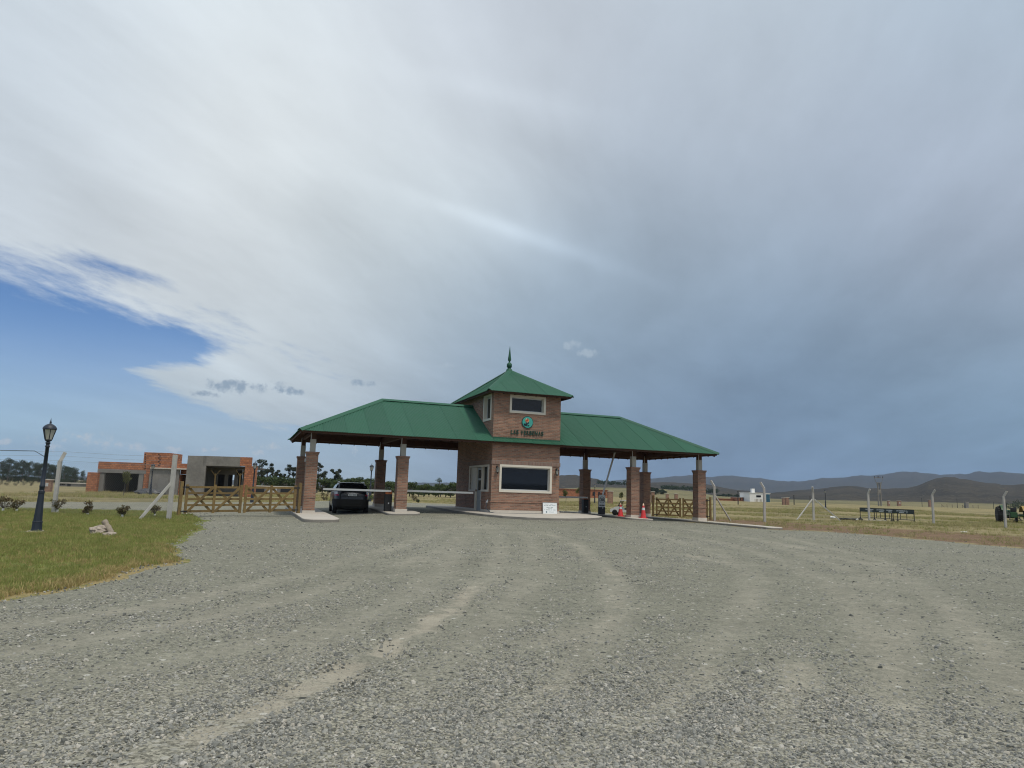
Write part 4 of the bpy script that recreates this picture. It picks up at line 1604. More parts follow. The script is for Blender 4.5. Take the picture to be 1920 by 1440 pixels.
# skirt of roof across the tower front
sk = MB().box((SB0, T0 + .06, ZE - .12), (SB1, TB0 - .03, ZE - .06)).build('skirt_roof', M['deck'], GH)
P = slope_P((SB0 - .0, T0, ZE), (1, 0, 0), (0, TM - T0, ZR - ZE))
vmax = math.hypot(1, SLOPE) * (TB0 - T0)
u, i = 0.0, 0
while u < SB1 - SB0 - 1e-3:
    e = min(u + 1.064, SB1 - SB0)
    sheet(u, e, lambda q: -.06, lambda q: vmax, P, .006 if i % 2 else 0, sk)
    u = e
    i += 1
MB().box((SB0, TB0 - .02, ZE + SLOPE * (TB0 - T0) - .02), (SB1, TB0 - .001, ZE + SLOPE * (TB0 - T0) + .06)).build('flashing', M['roof'], sk)

# tower roof
OT = .46
A0, A1, C0, C1 = SB0 - OT, SB1 + OT, TB0 - OT, TB1 + OT
ZTE, ZAP = 6.62, 8.32
CM, AM = (C0 + C1) / 2, (A0 + A1) / 2
dk = MB()
for pts in ([(A0, C0), (A1, C0)], [(A1, C0), (A1, C1)], [(A1, C1), (A0, C1)], [(A0, C1), (A0, C0)]):
    q = [(*pts[0], ZTE), (*pts[1], ZTE), (AM, CM, ZAP)]
    v = [(p[0], p[1], p[2] - .03) for p in q] + [(p[0], p[1], p[2] - .055) for p in q]
    dk.add(v, [(0, 1, 2), (5, 4, 3), (0, 3, 4, 1), (1, 4, 5, 2), (2, 5, 3, 0)])
TR_ = dk.build('tower_roof', M['deck'], GH)
for o_, ud, WID, run in (((A0, C0), (1, 0, 0), A1 - A0, CM - C0), ((A1, C0), (0, 1, 0), C1 - C0, A1 - AM), ((A1, C1), (-1, 0, 0), A1 - A0, C1 - CM), ((A0, C1), (0, -1, 0), C1 - C0, AM - A0)):
    inn = Vector((-ud[1], ud[0], 0))
    P = slope_P((*o_, ZTE), ud, inn * run + Vector((0, 0, ZAP - ZTE)))
    SE = math.hypot(run, ZAP - ZTE)
    u, i = 0.0, 0
    while u < WID - 1e-3:
        e = min(u + 1.064, WID)
        sheet(u, e, lambda q: -.05, lambda q: SE * (1 - abs(2 * q / WID - 1)) - .02, P, .006 if i % 2 else 0, TR_)
        u = e
        i += 1
for x, y in ((A0, C0), (A1, C0), (A1, C1), (A0, C1)):
    cap_line(TR_, (x, y, ZTE), (AM, CM, ZAP + .01), 'hip_cap')
    q = Vector((x, y, ZTE - .1)).lerp(Vector((AM, CM, ZAP - .1)), .05)
mb = MB()
mb.box((A0 + .04, C0 + .05, ZTE - .11), (A1 - .04, C0 + .075, ZTE - .035)).box((A0 + .04, C1 - .075, ZTE - .11), (A1 - .04, C1 - .05, ZTE - .035))
mb.box((A0 + .05, C0 + .075, ZTE - .11), (A0 + .075, C1 - .075, ZTE - .035)).box((A1 - .075, C0 + .075, ZTE - .11), (A1 - .05, C1 - .075, ZTE - .035))
mb.build('fascia', M['beam'], TR_)
q = A0 + .35
while q < A1 - .2:
    MB().box((q - .025, C0 + .08, ZTE - .10), (q + .025, TB0 - .002, ZTE - .06)).build('rafter', M['beam'], TR_)
    q += .6
fn = MB()
Mx = Matrix.Translation((AM, CM, ZAP - .02))
fn.lathe([(.20, -.05), (.17, .08), (.10, .14), (.10, .20), (.15, .22), (.15, .40), (.11, .44), (.05, .50), (.04, .54), (.085, .60), (.10, .68), (.075, .85), (.045, 1.1), (.02, 1.32), (.004, 1.45)], 10, Mx)
fn.build('finial', M['roof'], TR_, uv=False)

# ------------------------------------------------------------------ sign on the tower
SG = empty('wall_sign', W(10.57, TB0, 4.45), YAW, 'teal flower disc and dark lettering on the brick tower front', 'sign')
XR = Matrix.Rotation(PI / 2, 4, 'X')


cz = .70
MB().lathe([(.315, 0), (.315, .035)], 32, Matrix.Translation((0, -.005, cz)) @ XR, smooth=False).build('disc_rim', M['leafdark'], SG)
MB().lathe([(.285, 0), (.285, .012)], 32, Matrix.Translation((0, -.041, cz)) @ XR, smooth=False).build('disc', M['teal'], SG)
for k in range(7):
    a = 2 * PI * k / 7 + .3
    MB().lathe([(.046, 0), (.046, .010)], 14, Matrix.Translation((-.03 + .066 * math.cos(a), -.054, cz + .09 + .066 * math.sin(a))) @ XR, smooth=False).build('petal', M[('petal_orange', 'petal_red', 'petal_cream')[k % 3]], SG)
MB().lathe([(.042, 0), (.042, .012)], 14, Matrix.Translation((-.03, -.065, cz + .09)) @ XR, smooth=False).build('flower_heart', M['petal_red'], SG)


def leaf(x, z, ang, L, wd):
    pts = [(L * q, wd * math.sin(PI * q) * (1 if sgn else -1)) for sgn in (0, 1) for q in (np.linspace(0, 1, 7) if not sgn else np.linspace(1, 0, 7))]
    MB().prism(pts, 0, .010, Matrix.Translation((x, -.054, z)) @ XR @ Matrix.Rotation(ang, 4, 'Z')).build('leaf', M['leafdark'], SG)


leaf(-.02, cz - .20, R(150), .24, .055)
leaf(-.02, cz - .20, R(110), .22, .05)
leaf(.0, cz - .21, R(35), .12, .04)
leaf(-.05, cz - .05, R(10), .14, .045)
leaf(-.20, cz - .07, R(-60), .16, .04)


def text(s, size, m, parent, loc, name='lettering', depth=.012, rx=PI / 2, rz=0.0, wide=None, bold=0.0):
    """flat lettering as a mesh; returns one object per line"""
    cu = bpy.data.curves.new(name, 'FONT')
    cu.body = s
    cu.size = size
    cu.align_x = 'CENTER'
    cu.align_y = 'CENTER'
    cu.extrude = depth
    cu.offset = bold
    o = bpy.data.objects.new(name, cu)
    COL.objects.link(o)
    bpy.context.view_layer.update()
    dg = bpy.context.evaluated_depsgraph_get()
    me = bpy.data.meshes.new_from_object(o.evaluated_get(dg))
    bpy.data.objects.remove(o)
    if wide:
        xs = [v.co.x for v in me.vertices]
        k = wide / (max(xs) - min(xs))
        for v in me.vertices:
            v.co.x *= k
    me.materials.clear()
    me.materials.append(m)
    me.name = name
    r = bpy.data.objects.new(name, me)
    COL.objects.link(r)
    r.parent = parent
    r.location = loc
    r.rotation_euler = (rx, 0, rz)
    return r


word = 'LAS VERBENAS'
WID = 1.84
adv = {' ': .55, 'L': .8, 'E': .85, 'S': .85, 'B': .95, 'R': .95, 'A': 1.0, 'V': 1.0, 'N': 1.1}
tot = sum(adv[c] for c in word)
x = -WID / 2
for c in word:
    w_ = adv[c] * WID / tot
    if c != ' ':
        text(c, .30, M['dkgreen'], SG, (x + w_ / 2, -.03, .14), 'letter', .018, wide=w_ * .80, bold=.006)
    x += w_

# ------------------------------------------------------------------ wall lanterns
def wall_lantern(loc, rz, label):
    o = empty('wall_lantern', loc, rz, label, 'lantern', 'wall lanterns on the gatehouse front')
    mb = MB()
    mb.box((-.035, -.02, -.12), (.035, 0, .12))
    mb.tube([(0, -.02, .02), (0, -.08, .10), (0, -.14, .12), (0, -.15, .07)], .010, 6)
    mb.build('bracket', M['black'], o)
    Mx = Matrix.Translation((0, -.15, 0))
    MB().lathe([(.012, .14), (.02, .10), (.045, .08), (.095, .02), (.10, .0)], 8, Mx).build('cap', M['black'], o)
    MB().lathe([(.078, -.005), (.052, -.19)], 8, Mx, smooth=False).build('glass', M['lampglass'], o)
    mb = MB()
    for k in range(6):
        a = 2 * PI * k / 6
        mb.tube([(.082 * math.cos(a), -.15 + .082 * math.sin(a), 0), (.056 * math.cos(a), -.15 + .056 * math.sin(a), -.19)], .007, 4)
    mb.lathe([(.062, -.19), (.05, -.22), (.02, -.25), (.012, -.29)], 8, Mx)
    mb.build('cage', M['black'], o)
    return o


wall_lantern(W(8.98, TB0, 2.72), YAW, 'black wall lantern on the brick between the door corner and the big front window')
wall_lantern(W(12.26, TB0, 2.72), YAW, 'black wall lantern on the outer front corner of the tower, nearer the traffic cones')


# ------------------------------------------------------------------ street lamps
def street_lamp(loc, label, H=3.05):
    o = empty('street_lamp', loc, 0.2, label, 'street lamp', 'colonial style street lamps')
    k = H / 3.05
    MB().lathe([(.19, -.1), (.19, .03)], 8, smooth=False).box((-.30, -.26, -.06), (.30, .26, .012)).build('footing', M['slab'], o)
    MB().lathe([(.145, .03), (.145, .05), (.132, .06), (.124, .24), (.131, .25), (.131, .28), (.115, .29), (.075, 1.02), (.082, 1.04), (.082, 1.10), (.062, 1.12)], 8, smooth=False).build('base', M['lamp'], o)
    MB().lathe([(.062, 1.10), (.062, 1.20), (.07, 1.21), (.07, 1.25), (.056, 1.27), (.045, 2.30), (.06, 2.31), (.06, 2.34), (.045, 2.36), (.045, 2.40), (.062, 2.41), (.062, 2.44), (.03, 2.46)], 12).build('shaft', M['lamp'], o)
    f = MB()
    f.lathe([(.03, 2.45), (.09, 2.49), (.095, 2.52)], 6, smooth=False)
    for q in range(6):
        a = 2 * PI * q / 6
        c, s = math.cos(a), math.sin(a)
        f.beam((.09 * c, .09 * s, 2.52), (.163 * c, .163 * s, 2.80), .018, .018)
    f.lathe([(.172, 2.795), (.178, 2.80), (.178, 2.815), (.17, 2.82)], 6, smooth=False)
    f.build('lantern_frame', M['lamp'], o)
    for q in range(6):
        a0, a1 = 2 * PI * q / 6, 2 * PI * (q + 1) / 6
        v = [(.087 * math.cos(a0), .087 * math.sin(a0), 2.52), (.087 * math.cos(a1), .087 * math.sin(a1), 2.52), (.158 * math.cos(a1), .158 * math.sin(a1), 2.80), (.158 * math.cos(a0), .158 * math.sin(a0), 2.80)]
        iv = [(x * .94, y * .94, z) for x, y, z in v]
        MB().add(v + iv, [(0, 1, 2, 3), (7, 6, 5, 4), (0, 4, 5, 1), (1, 5, 6, 2), (2, 6, 7, 3), (3, 7, 4, 0)]).build('pane', M['lampglass'], o)
    MB().lathe([(.178, 2.815), (.165, 2.86), (.125, 2.91), (.075, 2.945), (.03, 2.96), (.022, 2.985), (.03, 3.0), (.016, 3.03), (.002, 3.12)], 12).build('lantern_roof', M['lamp'], o)
    o.scale = (k, k, k)
    return o


p = on_ground(68, 997)
lamp0 = street_lamp(p, 'tall navy black street lamp standing alone on the green lawn')
for px, py, lab in ((235 / 1 + 46, 930, 'distant dark street lamp in front of the unfinished brick and concrete house'), (693, 941, 'distant dark street lamp showing behind the parked car'),
                    (472, 943, 'distant dark street lamp seen through the wooden gate beside the concrete house'), (1115, 940, 'distant dark street lamp behind the twenty speed sign'),
                    (1548, 948, 'dark street lamp far out in the pasture left of the pole-mounted transformer')):
    q = on_ground(px, py, 110)
    dup(lamp0, q, .5, lab)


# ------------------------------------------------------------------ barrier gates
def barrier(name_label, s, t, arm_dir, L, raised=None, box_h=1.0, arm_z=.98, z=None):
    w = W(s, t)
    zb = float(gz(w.x, w.y)) + .135 if z is None else z
    o = empty('barrier_gate', (w.x, w.y, zb), YAW, name_label, 'barrier gate', 'lane barriers of the gatehouse')
    MB().box((-.17, -.14, 0), (.17, .14, box_h - .18), bev=.015).build('cabinet', M['black'], o)
    MB().box((-.15, -.13, box_h - .18), (.15, .13, box_h), bev=.02).build('motor_head', M['orange'], o)
    MB().box((-.02, -.148, .35), (.03, -.14, .42)).build('lock', M['galv'], o)
    e = (arm_dir * L, -.17, arm_z) if raised is None else (math.cos(raised) * L * arm_dir, -.17, arm_z - .05 + math.sin(raised) * L)
    MB().beam((-.10 * arm_dir, -.17, arm_z - (.05 if raised else 0)), e, .045, .095).build('arm', M['galv'] if raised else M['white'], o)
    MB().lathe([(.07, 0), (.07, .05)], 12, Matrix.Translation((0, -.14, arm_z - (.05 if raised else 0))) @ XR, smooth=False).build('hub', M['black'], o)
    return o


barrier('white barrier arm lowered across the car lane from an orange topped cabinet', 3.78, .45, -1, 3.15)
barrier('white barrier arm lowered between the second pillar and the booth door', 4.44, .80, 1, 3.75)
barrier('barrier with lowered grey arm reaching towards the booth from behind the right hand lane pillar', 16.75, 4.9, -1, 4.2, arm_z=.93)
bq = barrier('barrier with thin grey arm raised up to the roof beside the speed sign', 17.2, 3.6, 1, 4.1, raised=R(74), box_h=1.25)

# speed sign on the cabinet
w = W(17.05, 3.30)
SP = empty('speed_sign', (w.x, w.y, float(gz(w.x, w.y)) + .86), YAW, 'white shield shaped speed sign reading 20 in a ring', 'sign')
sh = [(-.22, -.30), (.22, -.30), (.22, .34), (.15, .42), (-.15, .42), (-.22, .34)]
MB().prism(sh, 0, .02, XR).build('sign_plate', M['whiteprint'], SP)
ring = MB()
n = 32
v = [((.19 if k < n else .165) * math.cos(2 * PI * k / n), (.19 if k < n else .165) * math.sin(2 * PI * k / n) + .12, .026) for k in range(2 * n)]
ring.add(v, [(k, (k + 1) % n, n + (k + 1) % n, n + k) for k in range(n)], XR)
ring.build('ring', M['black'], SP)
text('20', .24, M['black'], SP, (0, -.027, .12), 'lettering', .002, bold=.008)
text('MÁXIMA', .10, M['black'], SP, (0, -.027, -.20), 'lettering', .002, wide=.36, bold=.004)


# ------------------------------------------------------------------ traffic cones
def cone(loc, label, rz=0.0):
    o = empty('traffic_cone', loc, rz, label, 'traffic cone', 'traffic cones on the lane island')
    MB().box((-.19, -.19, 0), (.19, .19, .035), bev=.012).build('base', M['cone'], o)
    MB().lathe([(.155, .035), (.092, .44)], 20).build('body', M['cone'], o)
    MB().lathe([(.094, .44), (.072, .57)], 20).build('reflective_band', M['whiteprint'], o)
    MB().lathe([(.071, .57), (.052, .68)], 20).build('upper_body', M['cone'], o)
    MB().lathe([(.053, .68), (.030, .80), (.022, .80)], 20).build('tip', M['petal_cream'], o)
    return o


w = W(17.55, -.55)
c0 = cone((w.x, w.y, float(gz(w.x, w.y)) + .135), 'red traffic cone with white band standing in front of the brick pillar', .3)
w = W(16.62, .3)
dup(c0, (w.x, w.y, float(gz(w.x, w.y)) + .135), .9, 'red traffic cone on the lane side of the brick pillar, in the shade', (1, 1, .92))

# ------------------------------------------------------------------ notice board leaning on the booth
w = W(11.91, TB0 - .06)
NB = empty('notice_board', (w.x, w.y, .505), YAW, 'white notice board with lines of print leaning on the booth wall', 'notice board')
TL = Matrix.Rotation(R(8), 4, 'X')
TL = Matrix.Translation((0, -.08, 0)) @ Matrix.Rotation(R(-7), 4, 'X')
MB().box((-.385, -.012, 0), (.385, .012, .56), TL).build('panel', M['board'], NB)
fr = MB()
for lo, hi in (((-.40, -.018, -.0), (-.385, .018, .575)), ((.385, -.018, 0), (.40, .018, .575)), ((-.385, -.018, .56), (.385, .018, .575))):
    fr.box(lo, hi, TL)
fr.build('frame', M['galv'], NB)
pr = MB()
rows = [(.50, .022, [(-.30, -.07), (.02, .16)]), (.425, .028, [(-.32, -.24), (-.20, -.10), (-.06, .06), (.09, .32)]), (.335, .034, [(-.19, -.06), (-.03, .02), (.05, .17)]), (.275, .018, [(-.12, .12)]),
        (.205, .034, [(-.31, -.27), (-.22, -.02), (.04, .10), (.17, .31)]), (.10, .028, [(-.08, .03), (.06, .22)])]
for z, h, segs in rows:
    for x0, x1 in segs:
        # words: short strokes of print
        x = x0
        while x < x1 - .004:
            pr.box((x, -.0135, z - h / 2 * (.75 + .25 * math.sin(x * 91))), (min(x + .014, x1), -.012, z + h / 2), TL)
            x += .019
pr.build('print', M['print'], NB)
MB().lathe([(.042, .012), (.042, .0138)], 16, TL @ Matrix.Translation((-.20, 0, .10)) @ XR, smooth=False).build('emblem', M['print'], NB)

# hose and cable along the foot of the booth
def cable(name, pts, r, m, label, cat='hose', group=None):
    o = MB().tube(pts, r, 6).build(name, m, None, uv=False)
    return tag(o, label, cat, group)


hz_ = [W(8.715 - .05, -.25, 1.02), W(8.62, -.30, .95), W(8.55, -.42, .72), W(8.68, -.74, .53), W(9.0, -.98, .48), W(9.5, -1.0, .478), W(9.9, -1.12, .475), W(10.4, -1.05, .475), W(10.9, -1.15, .472), W(11.4, -1.02, .474)]
pts = []
for i in range(len(hz_) - 1):
    for k in range(5):
        pts.append(hz_[i].lerp(hz_[i + 1], k / 5))
pts.append(hz_[-1])
for p in pts[18:]:
    p.z = float(gz(p.x, p.y)) + .135 + .018
cable('hose', pts, .016, plain('dark_blue_hose', (.02, .045, .075), .5), 'dark hose hanging from the booth corner and lying along its foot')
FLD = empty('floodlight', W(8.70, -.25, 1.06), YAW, 'small white floodlight on the shaded side of the booth corner', 'floodlight')
MB().add([(-.10, -.07, -.06), (-.10, .07, -.06), (0, .05, .09), (0, -.05, .09), (0, -.07, -.06), (0, .07, -.06)], [(0, 4, 3), (1, 2, 5), (0, 3, 2, 1), (0, 1, 5, 4), (3, 4, 5, 2)]).build('housing', M['white'], FLD)
MB().tube([(-.02, 0, 0), (.03, 0, 0)], .02, 6).build('bracket', M['galv'], FLD)
CAMR = empty('security_camera', W(.18, TP - .27, 2.93), YAW, 'white security camera on the back pillar behind the gate pillar', 'security camera')
MB().box((-.09, -.16, -.09), (.07, 0, .09), bev=.02).build('housing', M['white'], CAMR)
MB().tube([(.05, -.10, .02), (.22, -.14, .0)], .045, 8).build('lens_barrel', M['white'], CAMR)


# ------------------------------------------------------------------ the car
CAR = empty('parked_car', (0, 0, 0), 0, 'dark compact car seen from behind, stopped under the canopy', 'car')
LV = [  # height, rear y, front y, half width
    (.24, .16, 4.10, .78), (.34, .04, 4.18, .845), (.50, .0, 4.20, .865), (.72, .0, 4.20, .872), (.88, .03, 4.16, .868), (.98, .06, 4.05, .858), (1.04, .09, 3.30, .842),
    (1.14, .155, 3.02, .81), (1.28, .26, 2.70, .755), (1.40, .36, 2.42, .695), (1.47, .44, 2.22, .65), (1.505, .56, 2.05, .585), (1.52, .85, 1.80, .42)]
LZ = np.array([l[0] for l in LV])


def car_pt(z, u, off=0.0):
    """point on the body: height z, u round the plan (0..1, 0 = middle of the tail)"""
    yr, yf, hw = (float(np.interp(z, LZ, [l[i] for l in LV])) for i in (1, 2, 3))
    cy, hl = (yr + yf) / 2, (yf - yr) / 2
    a = 2 * PI * u
    n = 5.0 if z < 1.0 else 4.2
    c, s = math.cos(a), math.sin(a)
    k = (abs(c / 1) ** n + abs(s) ** n) ** (-1 / n)
    return Vector((s * k * (hw + off), cy - c * k * (hl + off), z))


def u_of(x, z):
    """u on the tail where the half width is x"""
    lo, hi = 0.0, .25
    for _ in range(40):
        m = (lo + hi) / 2
        if car_pt(z, m).x < x:
            lo = m
        else:
            hi = m
    return lo


def patch(name, zs, uf0, uf1, m, off, parent, nu=14, mirror=False):
    """skin patch between u=uf0(z) and uf1(z)"""
    mb = MB()
    for sgn in ((1, -1) if mirror else (1,)):
        v = []
        for z in zs:
            for k in range(nu + 1):
                p = car_pt(z, uf0(z) + (uf1(z) - uf0(z)) * k / nu, off)
                v.append((p.x * sgn, p.y, p.z))
        n = nu + 1
        f = [(j * n + i, j * n + i + 1, (j + 1) * n + i + 1, (j + 1) * n + i) for j in range(len(zs) - 1) for i in range(nu)]
        mb.add(v, f if sgn > 0 else [tuple(reversed(q)) for q in f], None, 0, True)
    return mb.build(name, m, parent, uv=False)


nu = 96
zz = [.24, .30, .34, .42, .50, .62, .72, .80, .88, .94, .98, 1.01, 1.04, 1.14, 1.28, 1.40, 1.47, 1.49, 1.505, 1.515, 1.52]
mb = MB()
v = [car_pt(z, k / nu) for z in zz for k in range(nu)]
f = [(j * nu + k, j * nu + (k + 1) % nu, (j + 1) * nu + (k + 1) % nu, (j + 1) * nu + k) for j in range(len(zz) - 1) for k in range(nu)]
mb.add(v, f, None, 0, True)
mb.add(v[-nu:], [tuple(range(nu))])
mb.add(v[:nu], [tuple(reversed(range(nu)))])
mb.build('body', M['car'], CAR, uv=False)
sym = lambda x0: (lambda z: -u_of(x0, z))
rw = lambda z: np.interp(z, [1.07, 1.40], [.70, .56])
patch('rear_window', [1.07, 1.14, 1.22, 1.30, 1.38, 1.42], lambda z: -u_of(rw(z), z), lambda z: u_of(rw(z), z), M['carglass'], .006, CAR)
for sgn in (1, -1):
    mb = MB()
    for y0, y1 in ((.55, 1.05), (1.10, 1.95), (2.0, 2.75)):
        v = []
        for z in (1.07, 1.18, 1.30, 1.40):
            for k in range(5):
                y = y0 + (y1 - y0) * k / 4
                y = min(max(y, np.interp(z, [1.07, 1.4], [.30, .62])), np.interp(z, [1.07, 1.4], [2.95, 2.20]))
                hw = np.interp(z, LZ, [l[3] for l in LV]) + .004
                v.append((sgn * hw, y, z))
        f = [(j * 5 + i, j * 5 + i + 1, (j + 1) * 5 + i + 1, (j + 1) * 5 + i) for j in range(3) for i in range(4)]
        mb.add(v, f if sgn > 0 else [tuple(reversed(q)) for q in f])
    mb.build('side_window', M['carglass'], CAR, uv=False)
    MB().tube([(sgn * .60, .62, 1.50), (sgn * .60, .75, 1.545), (sgn * .585, 2.0, 1.55), (sgn * .59, 2.15, 1.50)], .018, 6).build('roof_rail', M['chrome'], CAR)
    MB().tube([(sgn * .864, .5, 1.035), (sgn * .862, 2.9, 1.035)], .010, 4).build('trim_strip', M['chrome'], CAR)
    mb = MB()
    mb.box((sgn * .90 - .10, 2.62, 1.02), (sgn * .90 + .10, 2.72, 1.16), bev=.03)
    mb.build('wing_mirror', M['car'], CAR)
    li = patch('tail_light', [.86, .90, .94], lambda z: sgn * u_of(.64, z), lambda z: sgn * u_of(.845, z) if z < .97 else sgn * u_of(.83, z), M['red'], .012, CAR)
    patch('clear_lens', [.945, .98, 1.02, 1.06], lambda z: sgn * u_of(.69, z), lambda z: sgn * u_of(min(.83, .99 * np.interp(z, LZ, [l[3] for l in LV])), z), M['clear_lens'], .010, li)
patch('bumper', [.30, .36, .46, .58, .66, .70], lambda z: -.17, lambda z: .17, M['rubber'], .035, CAR, nu=40)
patch('bumper_strip', [.40, .43], lambda z: -u_of(.45, z), lambda z: u_of(.45, z), M['black'], .045, CAR)
patch('tailgate_trim', [.985, 1.01], lambda z: -u_of(.42, z), lambda z: u_of(.42, z), M['chrome'], .012, CAR)
pl_ = MB().box((-.20, -.012, .86), (.20, .03, .96)).build('number_plate', M['galv'], CAR)
k = MB()
for x in (-.14, -.085, -.03, .05, .10, .15):
    k.box((x - .015, -.0145, .885), (x + .015, -.0125, .94))
k.build('print', M['leafdark'], pl_)
MB().tube([(0, .10, 1.06), (.22, .16, 1.13)], .008, 5).build('wiper', M['black'], CAR)
MB().box((-.50, .40, 1.475), (.50, .62, 1.495), bev=.008).build('roof_spoiler', M['car'], CAR)
MB().box((-.70, .5, .17), (.70, 3.8, .30)).build('underbody', M['rubber'], CAR)
for x in (-.76, .76):
    for y in (.78, 3.40):
        Mx = Matrix.Translation((x - .105, y, .325)) @ Matrix.Rotation(PI / 2, 4, 'Y')
        t_ = MB().lathe([(.20, 0), (.30, .005), (.325, .03), (.325, .18), (.30, .205), (.20, .21)], 24, Mx).build('wheel', M['rubber'], CAR)
        MB().lathe([(.205, .0), (.19, -.004), (.05, .03 if x < 0 else -.006)], 12, Mx @ Matrix.Translation((0, 0, 0 if x < 0 else .21)) @ (Matrix.Identity(4) if x < 0 else Matrix.Rotation(PI, 4, 'X')), smooth=False).build('rim', M['chrome'], t_)
cp = W(2.12, .95)
CAR.location = (cp.x, cp.y, float(gz(cp.x, cp.y)) + .02)
CAR.rotation_euler = (0, 0, YAW - R(3))


# ------------------------------------------------------------------ wooden gates
def gate(A, B, zA, zB, label, glabel=None):
    """double field gate from hinge post A to hinge post B"""
    A, B = Vector((A[0], A[1], 0)), Vector((B[0], B[1], 0))
    L = (B - A).length
    rz = math.atan2((B - A).y, (B - A).x)
    o = empty('wooden_gate', (A.x, A.y, zA), rz, label, 'gate', 'wooden field gates beside the gatehouse')
    sl = (zB - zA) / L

    def P(x, y, z):
        return (x, y, z + sl * x)
    H0, H1 = .17, 1.27
    for x in (0.0, L):
        MB().beam(P(x, 0, -.3), P(x, 0, 1.45), .15, .13, bev=.012).build('gate_post', M['gate'], o)
    c = L / 2
    leaves = ((.17, c - .05), (c + .05, L - .17))
    for a, b in leaves:
        m = (a + b) / 2
        for x, wd in ((a + .05, .11), (m, .11), (b - .05, .12)):
            MB().beam(P(x, -.045, H0 - .04), P(x, -.045, H1 + .06), .035, wd).build('stile', M['gate'], o)
        for k in range(5):
            z = H0 + .05 + (H1 - H0 - .1) * k / 4
            MB().beam(P(a, 0, z), P(b, 0, z), .04, .085 if k else .095).build('rail', M['gate'], o)
        for x0, x1 in ((a + .05, m), (m, b - .05)):
            MB().beam(P(x0 + .06, -.042, H0 + .02), P(x1 - .06, -.042, H1 - .04), .032, .10).build('brace', M['gate'], o)
            MB().beam(P(x0 + .06, .040, H1 - .04), P(x1 - .06, .040, H0 + .02), .032, .10).build('brace', M['gate'], o)
    for x0, x1 in ((.03, .30), (L - .30, L - .03)):
        for z in (H0 + .06, H1 - .05):
            MB().beam(P(x0, -.075, z), P(x1, -.075, z), .012, .05).build('hinge', M['black'], o)
    return o


a_ = W(-5.3, -1.9)
b_ = W(-.47, -.42)
gate(a_, b_, float(gz(a_.x, a_.y)), float(gz(b_.x, b_.y)) + .08, 'wooden field gate with crossed braces between the lawn fence post and the gate pillar')
a_ = W(22.0, TP - .3)
b_ = on_ground(1332, 975)
gate(a_, b_, float(gz(a_.x, a_.y)), float(gz(b_.x, b_.y)), 'wooden field gate with crossed braces seen behind the outer brick pillar near the pasture')
GL = W(-5.3, -1.9)


# ------------------------------------------------------------------ concrete fence posts and wire
def fence_post(fence, p, arm, H=2.05, thick=.12, arm_len=.42):
    """reinforced concrete post with a cranked top leaning towards arm (x, y)"""
    mb = MB()
    a = Vector((arm[0], arm[1], 0))
    mb.beam((p.x, p.y, p.z - .3), (p.x, p.y, p.z + H), thick, thick, bev=.012)
    mb.beam((p.x, p.y, p.z + H - .02), (p.x + a.x * arm_len * .6, p.y + a.y * arm_len * .6, p.z + H + arm_len * .85), thick * .96, thick * .96, bev=.010)
    return mb.build('fence_post', M['post_concrete'], fence)


def wires(fence, tops, r=.0035):
    for a, b in zip(tops[:-1], tops[1:]):
        a, b = Vector(a), Vector(b)
        m = (a + b) / 2 - Vector((0, 0, .03))
        MB().tube([a, m, b], r, 3, smooth=False).build('wire', M['mesh_wire'], fence, uv=False)


def mesh_panel(fence, a, b, H, cell, r):
    """woven diamond mesh between two points"""
    a, b = Vector(a), Vector(b)
    L = math.hypot(b.x - a.x, b.y - a.y)
    mb = MB()

    def P(x, z):
        q = a.lerp(b, x / L)
        return (q.x, q.y, q.z + z)
    x = -H
    while x < L:
        for sg in (1, -1):
            x0, x1 = x, x + H
            z0, z1 = (0, H) if sg > 0 else (H, 0)
            if x0 < 0:
                z0 += (z1 - z0) * (-x0) / H
                x0 = 0
            if x1 > L:
                z1 = z0 + (z1 - z0) * (L - x0) / (x1 - x0)
                x1 = L
            if x1 - x0 > .02:
                mb.tube([P(x0, z0 + .04), P(x1, z1 + .04)], r, 3, caps=False, smooth=False)
        x += cell
    o = mb.build('chain_link_mesh', M['mesh_wire'], fence, uv=False)
    o['kind'] = 'stuff'
    return o


FL = empty('chain_link_fence', (0, 0, 0), 0, 'chain link fence with concrete posts and wires along the lawn edge', 'fence')
p1 = on_ground(100, 964)
p1 = gpt(p1.x, p1.y)
p2 = on_ground(316, 976)
fence_post(FL, p1, (.42, .35), H=2.12, thick=.13)
MB().beam((p2.x, p2.y, p2.z - .3), (p2.x, p2.y, p2.z + 2.45), .14, .14, bev=.012).build('fence_post', M['post_concrete'], FL)
br = gpt(*(on_ground(256, 976)).xy)
MB().beam((br.x, br.y, br.z - .1), (p2.x, p2.y, p2.z + 1.45), .10, .10, bev=.01).build('brace', M['post_concrete'], FL)
p0 = gpt(p1.x - 5.6, p1.y + 1.0)
fence_post(FL, p0, (.8, .35), H=2.12, thick=.125)
for za in (0, 1, 2):
    k = .20 + .26 * za / 2 * .9
    tops = [(q.x + .8 * .1 * za, q.y + .35 * .1 * za, q.z + 2.12 + .02 + .18 * za) for q in (p0, p1)] + [(p2.x, p2.y, p2.z + 2.05 + .16 * za)]
    wires(FL, tops, .0045)
mesh_panel(FL, p0, p1, 2.05, .105, .0017)
mesh_panel(FL, p1, p2, 2.05, .105, .0017)
kk = MB().tube([(p0.x + 1.5, p0.y + .1, p0.z + 2.50), (p1.x - 1.25, p1.y + .25, p1.z + 2.50), (p1.x - .80, p1.y + .22, p1.z + 2.28)], .012, 5)
kk.build('loose_wire', M['black'], FL, uv=False)

